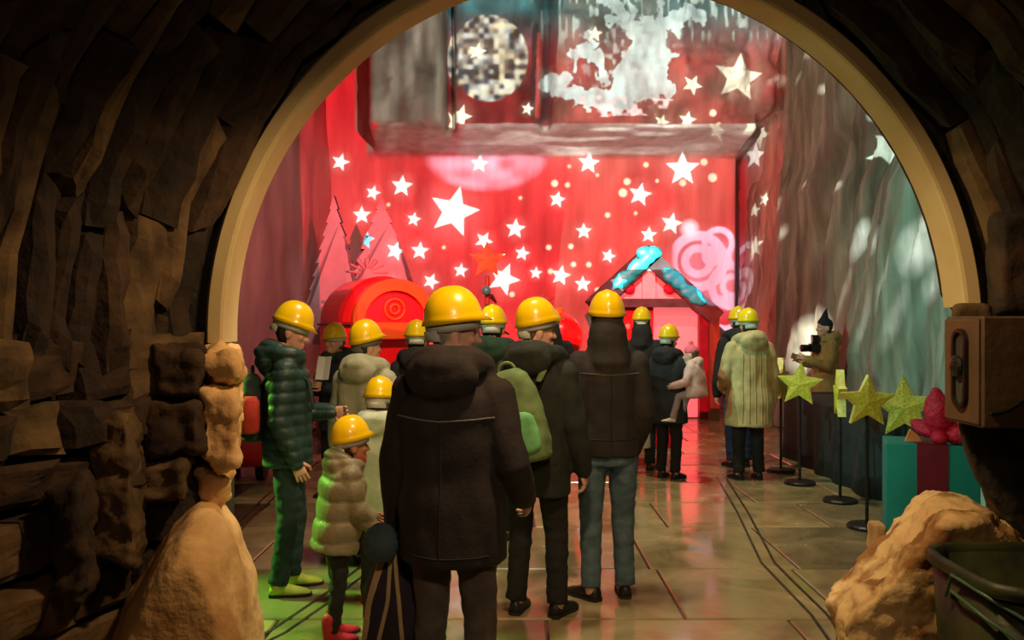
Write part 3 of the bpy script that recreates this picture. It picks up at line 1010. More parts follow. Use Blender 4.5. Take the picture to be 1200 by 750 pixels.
# ------------------------------------------------------------------ gift box with bow
c = empty('gift_box', (3.03, 6.20, 0), R_(-20))
bm = bmesh.new(); box(bm, -.30, .30, -.21, .21, 0, .77); bevel(bm, 0.006, 1)
from_bm('box', bm, 'teal_box', c)
bm = bmesh.new()
box(bm, -.10, .10, -.217, -.21, 0, .775); box(bm, -.10, .10, -.217, .217, .77, .777); box(bm, -.10, .10, .21, .217, 0, .775)
rb = from_bm('ribbon', bm, 'maroon', c)
bm = bmesh.new()
for sx in (-1, 1):
    rings = []
    for i in range(11):
        t = i / 10
        a = PI * t
        rad = 0.02 + 0.085 * math.sin(a)
        rings.append(ering((0.06 + sx * 0.0, -0.12, .79), Vector((1, 0, 0)), Vector((0, 0, 1)), 10))
bm.free()


def bow_loop(parent, base, tip, wide, thick):
    bm = bmesh.new()
    base, tip = Vector(base), Vector(tip)
    pts = [base + (tip - base) * t for t in (0.0, .15, .35, .6, .82, 1.0)]
    r = [0.25, .6, .92, 1.0, .82, .4]
    limb(bm, pts, [x * wide for x in r], 14, ref=(0, 1, 0), flat=thick)
    me = remesh(bm, 0.012, 2)
    displace(me, lambda p, n: 0.008 * fbm(p, 14, 3))
    link('bow_loop', me, 'bow', parent)


bw = empty('bow', (0, 0, 0)); bw.parent = c
bow_loop(bw, (0.06, -.12, .80), (0.03, -.15, 1.14), .095, 1.0)
bow_loop(bw, (0.06, -.12, .84), (0.30, -.14, .85), .085, 1.0)
bow_loop(bw, (0.03, -.12, .82), (0.17, -.05, 1.08), .08, 1.0)
bow_loop(bw, (0.03, -.10, .82), (-0.10, .05, .90), .06, 1.0)
bm = bmesh.new(); ball(bm, (0.05, -.17, .82), .06, .06, .05)
from_bm('knot', bm, 'bow', bw, smooth=True)
setp(c, 'large turquoise gift box with maroon ribbon and crimson bow', 'gift box')
bm = bmesh.new(); extrude_poly(bm, [(-.06, 0), (.06, 0), (.03, .05), (-.02, .09)], .02, origin=Vector((2.88, 6.12, .778)))
setp(from_bm('gift_tag', bm, 'orange_tag'), 'small orange and white card tag standing on the turquoise gift box', 'tag')
o = rock('stone_block', px_outline([(1027, 612), (1040, 612), (1042, 646), (1026, 646)], 6.1), 6.04, 6.2, 'limestone', vox=0.012, amp=0.012, freq=8, taper=.9)
o.location = (-0.03, 0, 0)
setp(o, 'small pale stone block on the floor beside the turquoise gift box', 'stone')
# red present among the crowd
c = empty('red_present', ((770 - 600) / F * 11.2, 11.2, 0), 0.3)
bm = bmesh.new(); box(bm, -.22, .22, -.2, .2, 0, .55); bevel(bm, .006, 1); from_bm('box', bm, 'red_paint', c)
bm = bmesh.new(); box(bm, -.03, .03, -.206, .206, 0, .556); from_bm('ribbon', bm, 'cream_trim', c)
bm = bmesh.new(); ball(bm, (-.07, 0, .60), .08, .05, .05); ball(bm, (.07, 0, .60), .08, .05, .05); ball(bm, (0, 0, .59), .04, .04, .04)
from_bm('bow', bm, 'red_dark', c, smooth=True)
setp(c, 'red wrapped present standing in front of the gabled house', 'present')


# ------------------------------------------------------------------ star stands
def star_pts(r, k=0.45, rot=0.0):
    return [((r if i % 2 == 0 else r * k) * math.sin(PI * i / 5 + rot), (r if i % 2 == 0 else r * k) * math.cos(PI * i / 5 + rot)) for i in range(10)]


def star_body(bm, r, depth, rot=0.0):
    p = star_pts(r, .46, rot)
    f = [bm.verts.new((x, -depth / 2, z)) for x, z in p]
    b = [bm.verts.new((x, depth / 2, z)) for x, z in p]
    cf = bm.verts.new((0, -depth * 0.75, 0)); cb = bm.verts.new((0, depth * .75, 0))
    for i in range(10):
        j = (i + 1) % 10
        bm.faces.new((f[i], f[j], cf)).material_index = 0
        bm.faces.new((b[j], b[i], cb)).material_index = 0
        bm.faces.new((f[i], b[i], b[j], f[j])).material_index = 1


def star_stand(x, y, zc, r, yaw, roll, mats, label):
    c = empty('star_stand', (x, y, 0), yaw)
    bm = bmesh.new()
    rings = [ering((0, 0, z), Vector((k, 0, 0)), Vector((0, k, 0)), 20) for z, k in ((0, .155), (.018, .155), (.03, .14), (.035, .03))]
    loft(bm, rings)
    from_bm('base', bm, 'black_metal', c)
    bm = bmesh.new()
    limb(bm, [(0, 0.0, .03), (0, 0.0, zc - r * .5)], [.014, .014], 10, round_ends=False)
    from_bm('pole', bm, 'black_metal', c)
    bm = bmesh.new()
    star_body(bm, r, .07, roll)
    for v in bm.verts:
        v.co.z += zc
    from_bm('star', bm, list(mats), c)
    setp(c, label, 'star stand', 'gold star stands along the rock face')


star_stand(2.82, 6.78, 1.0, .215, R_(-8), .02, ('gold', 'gold_edge'), 'glittering gold star on a black stand, next to the turquoise gift box')
star_stand(3.26, 7.08, .92, .27, R_(-36), -.05, ('gold_dark', 'gold_edge'), 'darker gold star rising behind the turquoise gift box')
star_stand(2.98, 7.75, .97, .23, R_(76), .0, ('gold', 'gold_edge'), 'gold star turned edge-on on a black stand between two face-on stars')
star_stand(2.90, 8.60, 1.0, .23, R_(-22), .06, ('gold', 'gold_edge'), 'gold star on a black stand in front of the photographer')
star_stand(2.93, 9.30, 1.0, .24, R_(58), .0, ('gold_dark', 'gold_edge'), 'narrow turned gold star on a stand next to the man in the khaki coat')

# black draped platform filling the dark area behind the stars
c = empty('draped_platform', (3.68, 9.1, 0))
bm = bmesh.new()
n = 90
rings = []
for z, k in ((0.0, 1.0), (.2, 1.0), (.5, 1.0), (.74, 1.0), (.765, .98), (.77, .95)):
    ring = []
    for i in range(n):
        t = 2 * PI * i / n
        q = ering((0, 0, 0), Vector((.40, 0, 0)), Vector((0, 1.42, 0)), n, 8)[i]
        f = 1 + 0.03 * math.sin(i * 1.3) * (1 - z / .77)
        ring.append(Vector((q.x * k * (1 + (f - 1) * 3), q.y * k * f, z)))
    rings.append(ring)
loft(bm, rings)
from_bm('cloth', bm, 'black', c, smooth=True)
setp(c, 'long low platform draped in black cloth behind the gold star stands', 'table')

# ------------------------------------------------------------------ red toy locomotive
D = 11.0
c = empty('toy_locomotive', ((452 - 600) / F * D, D, 0), R_(24))
# barrel along local y, front faces -y (towards the visitors)
s = D / F


def half_ring(r, y, zc, n=24, floor_z=None):
    return [Vector((r * math.cos(PI * i / n), y, zc + r * math.sin(PI * i / n))) for i in range(n + 1)]


bm = bmesh.new()
zc = 1.62
loft(bm, [half_ring(.56, .0, zc), half_ring(.60, .08, zc), half_ring(.60, 1.2, zc), half_ring(.52, 1.34, zc)])
from_bm('boiler', bm, 'red_paint', c, smooth=False)
bm = bmesh.new()
box(bm, -.60, .60, .02, 1.25, .42, 1.62); bevel(bm, .02, 2)
from_bm('cab_body', bm, 'red_paint', c)
bm = bmesh.new(); box(bm, -.63, .63, -.02, 1.27, 1.575, 1.60); from_bm('dark_band', bm, 'black_metal', c)
# orange front arch
bm = bmesh.new()
n = 28
front, back = [], []
for r, y in ((.64, -.14), (.64, .06), (.44, .06), (.44, -.14)):
    pass
rings = []
for i in range(n + 1):
    a = PI * i / n
    rings.append([Vector((r * math.cos(a), y, zc + r * math.sin(a))) for r, y in ((.56, -.13), (.56, .06), (.41, .06), (.41, -.13))])
loft(bm, rings)
fr = from_bm('front_arch', bm, 'orange_paint', c, smooth=False)
fr.location.x = 0.10
bm = bmesh.new()
box(bm, -.56, .56, -.15, .04, 1.40, 1.62); bevel(bm, .015, 1)
o = from_bm('front_shelf', bm, 'orange_paint', c); o.location.x = .10
bm = bmesh.new(); loft(bm, [half_ring(.42, -.05, zc - .01), half_ring(.42, 0.0, zc - .01)])
dk = from_bm('front_disc', bm, 'red_dark', c); dk.location.x = .10
for r in (.13, .06):
    bm = bmesh.new()
    limb(bm, [(r * math.cos(2 * PI * i / 24), -.07, zc + .17 + r * math.sin(2 * PI * i / 24)) for i in range(25)], [.018] * 25, 6, round_ends=False)
    from_bm('spiral_ring', bm, 'orange_paint', dk, smooth=True)
bm = bmesh.new(); box(bm, -.50, -.22, -.165, -.15, 1.46, 1.56); o = from_bm('number_plate', bm, 'cream_trim', c); o.location.x = .10
for sx in (-.45, .45):
    for y in (.3, .95):
        bm = bmesh.new()
        rings = [ering((sx * 1.3, y, .26), Vector((0, k, 0)), Vector((0, 0, k)), 20) for k in (.26,)]
        x0, x1 = sx * 1.36 - .05, sx * 1.36 + .05
        loft(bm, [ering((x0, y, .26), Vector((0, .26, 0)), Vector((0, 0, .26)), 20), ering((x1, y, .26), Vector((0, .26, 0)), Vector((0, 0, .26)), 20)])
        from_bm('wheel', bm, 'black_metal', c)
bm = bmesh.new(); box(bm, -.5, .5, .1, 1.2, .30, .45); from_bm('chassis', bm, 'black_metal', c)
# fan-shaped ornament on the boiler
bm = bmesh.new()
for k in range(7):
    a = R_(15 + 25 * k)
    limb(bm, [(-.18 + .10 * math.cos(a), .25, 2.24 + .10 * math.sin(a)), (-.18 + .26 * math.cos(a), .25, 2.22 + .22 * math.sin(a))], [.02, .035], 6, flat=.5)
from_bm('fan_ornament', bm, 'tree_face', c, smooth=True)
setp(c, 'bright red toy locomotive with orange arched front behind the crowd', 'toy train')

# red sledge-like wagon low at the left
c = empty('red_wagon', (-2.85, 9.2, 0), R_(4))
bm = bmesh.new()
rings = [rrect(.38, .7, .18), rrect(.42, .75, .3), rrect(.46, .8, .62), rrect(.42, .76, .62), rrect(.38, .7, .25)]
loft(bm, rings); from_bm('tub', bm, 'red_dark', c, smooth=True)
for sx in (-.25, .25):
    for y in (-.45, .45):
        bm = bmesh.new()
        loft(bm, [ering((sx - .04, y, .14), Vector((0, .14, 0)), Vector((0, 0, .14)), 16), ering((sx + .04, y, .14), Vector((0, .14, 0)), Vector((0, 0, .14)), 16)])
        from_bm('wheel', bm, 'black_metal', c)
setp(c, 'low dark red wagon against the rock face behind the stone pillar', 'wagon')


# ------------------------------------------------------------------ cut-out fir trees
def cutout_tree(u, vtop, d, half_w, z0, label, yaw):
    x = (u - 600) / F * d
    ztop = CAM_Z - (vtop - 375) / F * d
    n = 11
    right = [(0.0, ztop)]
    for i in range(1, n + 1):
        t = i / n
        w_ = half_w * (t ** 0.92)
        z = ztop - (ztop - z0) * t
        right.append((w_, z))
        right.append((w_ * 0.84 - 0.012, z - 0.005))
    right.append((half_w * .25, z0 - .02)); right.append((half_w * .25, 0.0))
    pts = right + [(-a, b) for a, b in reversed(right[1:])]
    c = empty('fir_tree_cutout', (x, d, 0), yaw)
    bm = bmesh.new()
    extrude_poly(bm, pts, .09, 0, 1)
    bmesh.ops.triangulate(bm, faces=[f for f in bm.faces if len(f.verts) > 4])
    from_bm('board', bm, ['tree_face', 'tree_edge'], c)
    bm = bmesh.new(); box(bm, -.3, .3, -.12, .25, 0, .05); from_bm('foot', bm, 'brown', c)
    setp(c, label, 'cutout tree', 'cutout fir trees behind the locomotive')


cutout_tree(391, 229, 12.7, .58, 1.3, 'pink lit flat fir tree cutout against the mauve rock face', R_(-8))
cutout_tree(447, 229, 13.1, .80, 1.3, 'pink lit flat fir tree cutout directly above the red locomotive', R_(10))
for (u, v, d, r) in ((468, 307, 12.4, .07), (478, 313, 12.4, .05)):
    pass

# slim pole tree with an orange star
D = 12.0
c = empty('star_tree', ((571 - 600) / F * D, D, 0))
bm = bmesh.new(); limb(bm, [(0, 0, .05), (0, 0, 2.25)], [.05, .03], 8); from_bm('trunk', bm, 'brown', c, smooth=True)
bm = bmesh.new(); loft(bm, [ering((0, 0, z), Vector((k, 0, 0)), Vector((0, k, 0)), 16) for z, k in ((0, .25), (.05, .25), (.08, .06))]); from_bm('foot', bm, 'brown', c)
for k in range(7):
    z = 1.1 + .15 * k
    ln = .48 - .055 * k
    a = k * 2.2
    bm = bmesh.new(); limb(bm, [(0, 0, z), (ln * math.cos(a) * .5, ln * math.sin(a) * .5, z - .02), (ln * math.cos(a), ln * math.sin(a), z - .10)], [.03, .035, .015], 6)
    from_bm('branch', bm, 'tree_edge', c, smooth=True)
bm = bmesh.new(); star_body(bm, .27, .07)
for v in bm.verts:
    v.co.z += CAM_Z + 70 / F * D
from_bm('star_topper', bm, ['star_orange', 'star_orange'], c)
bm = bmesh.new(); ball(bm, (-.01, -.1, CAM_Z + .41), .065, .065, .065); from_bm('bauble', bm, 'teal_ball', c, smooth=True)
setp(c, 'slim dark fir pole topped by a rust orange star', 'tree')
D = 12.6
c = empty('star_pole', ((637 - 600) / F * D, D, 0))
bm = bmesh.new(); limb(bm, [(0, 0, .03), (0, 0, 1.8)], [.03, .025], 8); from_bm('pole', bm, 'brown', c, smooth=True)
bm = bmesh.new(); loft(bm, [ering((0, 0, z), Vector((k, 0, 0)), Vector((0, k, 0)), 16) for z, k in ((0, .2), (.03, .2), (.05, .05))]); from_bm('base', bm, 'brown', c)
bm = bmesh.new(); star_body(bm, .18, .06)
for v in bm.verts:
    v.co.z += CAM_Z + 22 / F * D
from_bm('star', bm, ['olive_star', 'olive_star'], c)
setp(c, 'small dull olive star on a pole behind the crowd', 'star pole')

# big red ornament ball
D = 11.6
c = empty('ornament_ball', ((655 - 600) / F * D, D, 0))
bm = bmesh.new(); ball(bm, (0, 0, 1.42), .33, .33, .33, 24, 16); from_bm('ball', bm, 'red_paint', c, smooth=True)
bm = bmesh.new(); loft(bm, [ering((0, 0, z), Vector((k, 0, 0)), Vector((0, k, 0)), 16) for z, k in ((0, .3), (.05, .3), (.10, .08), (1.12, .06))]); from_bm('pedestal', bm, 'red_dark', c)
bm = bmesh.new(); loft(bm, [ering((0, 0, z), Vector((k, 0, 0)), Vector((0, k, 0)), 12) for z, k in ((1.73, .07), (1.80, .07), (1.82, .03))]); from_bm('cap', bm, 'gold_dark', c)
setp(c, 'big glossy red ornament ball on a pedestal behind the crowd', 'ornament')

# candy cane
D = 12.2
c = empty('candy_cane', ((729 - 600) / F * D, D, 0))
path = [Vector((0, 0, z)) for z in (0, .3, .6, .9, 1.2, 1.45)] + [Vector((.11 - .11 * math.cos(a), 0, 1.45 + .11 * math.sin(a))) for a in [PI * i / 6 for i in range(1, 8)]]
for i in range(len(path) - 1):
    bm = bmesh.new(); limb(bm, [path[i], path[i + 1]], [.045, .045], 10, round_ends=(i == len(path) - 2))
    from_bm('stripe', bm, 'white' if i % 2 else 'red_paint', c, smooth=True)
setp(c, 'red and white striped candy cane left of the gabled house', 'candy cane')

# ------------------------------------------------------------------ gabled house with turquoise icing
D = 14.0
sH = D / F
hx = (762 - 600) * sH
c = empty('gabled_house', (hx, D, 0))


def hz(v):
    return CAM_Z - (v - 375) * sH


def hu(u):
    return (u - 600) * sH - hx


apex = (hu(760), hz(288)); le = (hu(690), hz(352)); re = (hu(848), hz(366))
for nm, (a, b) in (('roof_board', (apex, le)), ('roof_board', (apex, re))):
    bm = bmesh.new()
    dx, dz = b[0] - a[0], b[1] - a[1]
    ln = math.hypot(dx, dz)
    nx, nz = dz / ln, -dx / ln
    if nz > 0: nx, nz = -nx, -nz
    t_ = .27
    extrude_poly(bm, [a, b, (b[0] + nx * t_, b[1] + nz * t_), (a[0] + nx * t_, a[1] + nz * t_)], .9, origin=Vector((0, -.05, 0)))
    rb = from_bm(nm, bm, 'roof', c)
    # icing scallops along the board
    bm = bmesh.new()
    for i in range(9):
        t = (.02 + .60 * i / 8) if b is le else (.02 + .10 * i / 2 if i < 2 else .30 + .46 * (i - 2) / 6)
        r = .10 + .03 * math.sin(i * 2.1 + 1)
        ball(bm, (a[0] + dx * t + nx * .13, -.06, a[1] + dz * t + nz * .13), r * 1.3, .05, r * (1.25 if i % 3 == 1 else .9), 12, 8)
    me = remesh(bm, .022, 2)
    o = link('icing', me, 'icing', rb)
bm = bmesh.new()
extrude_poly(bm, [(hu(715), hz(352)), (hu(815), hz(352)), (apex[0], hz(305))], .05, origin=Vector((0, .10, 0)))
gp = from_bm('gable_panel', bm, 'white_panel', c)
bm = bmesh.new(); box(bm, hu(753), hu(768), .02, .10, hz(352), hz(308)); from_bm('king_post', bm, 'white_panel', gp)
for u in (738, 785):
    bm = bmesh.new(); ball(bm, (hu(u), .06, hz(338)), .10, .06, .09); from_bm('sweet', bm, 'bow', gp, smooth=True)
bm = bmesh.new(); box(bm, hu(718), hu(826), -.02, .12, hz(360), hz(350)); from_bm('cross_beam', bm, 'roof', c)
bm = bmesh.new(); box(bm, hu(768), hu(822), .30, .36, 0.02, hz(360)); from_bm('backlit_door', bm, 'pink_screen', c)
bm = bmesh.new(); box(bm, hu(720), hu(768), .20, .40, 0.0, hz(360)); from_bm('wall_panel', bm, 'red_dark', c)
bm = bmesh.new(); box(bm, hu(822), hu(832), .15, .40, 0.0, hz(362)); from_bm('door_jamb', bm, 'maroon', c)
bm = bmesh.new(); box(bm, hu(832), hu(843), -.02, .16, 0.0, hz(364)); from_bm('post', bm, 'brown', c)
bm = bmesh.new(); box(bm, hu(706), hu(718), -.02, .16, 0.0, hz(352)); from_bm('post', bm, 'brown', c)
bm = bmesh.new(); box(bm, hu(706), hu(843), .36, .84, 0.0, .04); from_bm('plinth', bm, 'brown', c)
setp(c, 'small gabled fairy house with turquoise icing on the roof and lit pink door', 'playhouse')

# ------------------------------------------------------------------ people
def head_rings(k, front_cut=None, grow=0.0, z_lo=0.0, z_hi=1.0, n=20):
    tab = [(0.0, .060, .005, .026), (.06, .074, -.012, .040), (.18, .080, -.050, .054), (.32, .083, -.078, .064), (.45, .084, -.092, .071), (.58, .088, -.099, .075),
           (.72, .086, -.099, .076), (.84, .074, -.088, .067), (.93, .050, -.064, .048), (1.0, .008, -.022, .014)]
    out = []
    for z, f, b, w_ in tab:
        if z < z_lo or z > z_hi:
            continue
        f2 = min(f, front_cut) if front_cut is not None else f
        f2, b2, w2 = f2 + grow, b - grow, w_ + grow
        zz = (z - .5) * .23 * (1 + grow * 6)
        out.append(ering(Vector((0, (f2 + b2) / 2, zz)) * k, Vector((w2, 0, 0)) * k, Vector((0, (f2 - b2) / 2, 0)) * k, n, 2.25))
    return out


def xf_rings(rings, m):
    return [[m @ p for p in r] for r in rings]


def add_head(bm, k, m):
    loft(bm, xf_rings(head_rings(k), m))

    def b(c, rx, ry, rz):
        ball(bm, m @ (Vector(c) * k), rx * k, ry * k, rz * k, 12, 8, m.to_3x3())
    limb(bm, [m @ (Vector(p) * k) for p in ((0, .082, .012), (0, .099, -.015), (0, .110, -.034))], [.010 * k, .0115 * k, .0125 * k], 8)
    b((.012, .090, -.037), .010, .010, .008); b((-.012, .090, -.037), .010, .010, .008)
    for sx in (-1, 1):
        b((sx * .080, -.012, -.012), .013, .022, .036)
        b((sx * .040, .066, -.026), .024, .020, .020)
        b((sx * .030, .078, .018), .022, .012, .008)
    b((0, .088, -.066), .024, .011, .007); b((0, .086, -.079), .021, .011, .008)
    b((0, .076, -.104), .024, .020, .016)


def add_hand_palm(bm, wrist, f, n, k):
    f = f.normalized(); n = (n - f * n.dot(f)).normalized(); s = f.cross(n)
    rings = []
    for t, w_, th in ((-.02, .026, .020), (.0, .027, .019), (.03, .036, .018), (.06, .042, .016), (.09, .041, .014), (.10, .034, .010)):
        rings.append(ering(wrist + f * t * k, s * w_ * k, n * th * k, 12, 2.4))
    loft(bm, rings)


def add_fingers(bm, wrist, f, n, k, curl, thumb_sign):
    f = f.normalized(); n = (n - f * n.dot(f)).normalized(); s = f.cross(n) * thumb_sign
    for i, ln in enumerate((.070, .079, .073, .058)):
        off = (.030 - .0195 * i) * k
        p = wrist + f * .088 * k + s * off
        d_ = f.copy()
        pts = [p - f * .02 * k, p]
        a = 0
        for j, q in enumerate((.45, .32, .23)):
            a += curl * (0.8 if j == 0 else 1.0)
            dd = f * math.cos(a) + n * math.sin(a) + s * (.10 - .07 * i)
            p = p + dd.normalized() * ln * q * k
            pts.append(p)
        limb(bm, pts, [.009 * k, .0092 * k, .0088 * k, .0082 * k, .007 * k], 8)
    p = wrist + f * .028 * k + s * .028 * k
    pts = [p, p + (f * .7 + s * .7 + n * .2).normalized() * .030 * k, p + (f * .9 + s * .75 + n * .5).normalized() * .058 * k, p + (f * 1.2 + s * .6 + n * .8).normalized() * .085 * k]
    limb(bm, pts, [.013 * k, .0115 * k, .010 * k, .0085 * k], 8)


def helmet_mesh(k):
    bm = bmesh.new()
    nu, nv = 40, 12
    ax, ay, az = .108 * k, .126 * k, .142 * k

    def surf(off, brim):
        rows = []
        for j in range(nv + 1):
            t = j / nv
            ph = (PI / 2) * (1 - t)         # from crown to rim
            row = []
            for i in range(nu):
                a = 2 * PI * i / nu
                ca, sa = math.sin(a), math.cos(a)
                rr = math.cos(ph) ** 0.85
                z = math.sin(ph)
                p = Vector((ax * rr * ca, ay * rr * sa, az * z))
                rid = math.exp(-(p.x / (.020 * k)) ** 2) * .008 * k * (1 - t ** 4) + math.exp(-((abs(p.x) - .052 * k) / (.012 * k)) ** 2) * .004 * k * (1 - t ** 3)
                p.z += rid
                if j == nv:
                    fr = max(0, sa) ** 3
                    p.x += (.012 + 0.012 * fr) * k * ca
                    p.y += (.010 * sa + .034 * fr) * k
                    p.z += -.006 * k - .010 * k * fr
                nrm = Vector((p.x / ax ** 2, p.y / ay ** 2, p.z / az ** 2)).normalized()
                row.append(p - nrm * off)
            rows.append(row)
        return rows
    A, B = surf(0, 0), surf(.004 * k, 0)
    top = bm.verts.new((0, 0, az + .008 * k)); topb = bm.verts.new((0, 0, az + .003 * k))
    va = [[bm.verts.new(p) for p in r] for r in A[1:]]
    vb = [[bm.verts.new(p) for p in r] for r in B[1:]]
    for vs, tp in ((va, top), (vb, topb)):
        for i in range(nu):
            bm.faces.new((tp, vs[0][i], vs[0][(i + 1) % nu]))
        for r, q in zip(vs, vs[1:]):
            for i in range(nu):
                j = (i + 1) % nu
                bm.faces.new((r[i], q[i], q[j], r[j]))
    for i in range(nu):
        j = (i + 1) % nu
        bm.faces.new((va[-1][i], vb[-1][i], vb[-1][j], va[-1][j]))
    bmesh.ops.recalc_face_normals(bm, faces=bm.faces[:])
    me = bpy.data.meshes.new('helmet')
    bm.to_mesh(me); bm.free()
    bm = bmesh.new()
    rings = []
    for z, g in ((-.040, .0), (-.042, .006), (-.020, .010), (.004, .010), (.004, .003), (-.038, -.001)):
        rings.append(ering((0, -.004 * k, z * k), Vector(((.090 + g) * k, 0, 0)), Vector((0, (.108 + g) * k, 0)), 32))
    loft(bm, rings, cap=False)
    # deeper cradle at the nape
    rings = []
    for z, g in ((-.075, .0), (-.070, .008), (-.03, .012), (-.03, .0)):
        rings.append([Vector((.075 * k * math.cos(a), -.05 * k - (.068 + g) * k * math.sin(a), z * k)) for a in [PI * (.12 + .76 * i / 14) for i in range(15)]])
    loft(bm, rings, cap=False, closed=False)
    bmesh.ops.recalc_face_normals(bm, faces=bm.faces[:])
    mb = bpy.data.meshes.new('headband')
    bm.to_mesh(mb); bm.free()
    for m_ in (me, mb):
        m_.polygons.foreach_set('use_smooth', [True] * len(m_.polygons))
    return me, mb


HELM, BAND = helmet_mesh(1.0)
HELM.materials.append(M['helmet'])
BAND_G = BAND.copy()
BAND.materials.append(M['headband'])
BAND_G.materials.append(M['band_grey'])


def shoe(k, boot, mat_, parent, ax, ay, yaw):
    rings = []
    for y, w_, h in ((-.064, .022, .045), (-.055, .034, .085), (-.02, .039, .100), (.02, .040, .092), (.06, .043, .072), (.11, .047, .056), (.155, .041, .044), (.185, .020, .030)):
        r = []
        for i in range(14):
            t = 2 * PI * i / 14
            x, z = w_ * math.cos(t), math.sin(t)
            z = .012 + (h - .012) * max(0, z) ** .8 if z > 0 else .012
            r.append(Vector((x * k, y * k, z * k)))
        rings.append(r)
    bm = bmesh.new(); loft(bm, rings)
    if boot:
        limb(bm, [(0, -.02 * k, .06 * k), (0, -.02 * k, boot * k)], [.050 * k, .058 * k], 14)
        me = remesh(bm, .010, 2)
        o = link('shoe', me, mat_, parent)
    else:
        o = from_bm('shoe', bm, mat_, parent, smooth=True)
    bm = bmesh.new()
    out = [(-.068, .018), (-.062, .034), (-.02, .041), (.04, .042), (.10, .050), (.15, .045), (.185, .026), (.194, .006)]
    pts = [(w_ * k, y * k) for y, w_ in out] + [(-w_ * k, y * k) for y, w_ in reversed(out)]
    extrude_poly(bm, pts, .018 * k, ax=Vector((1, 0, 0)), ay=Vector((0, 1, 0)), an=Vector((0, 0, 1)))
    s_ = from_bm('sole', bm, 'sole', o)
    o.location = (ax, ay, 0)
    o.rotation_euler = (0, 0, yaw)
    return o


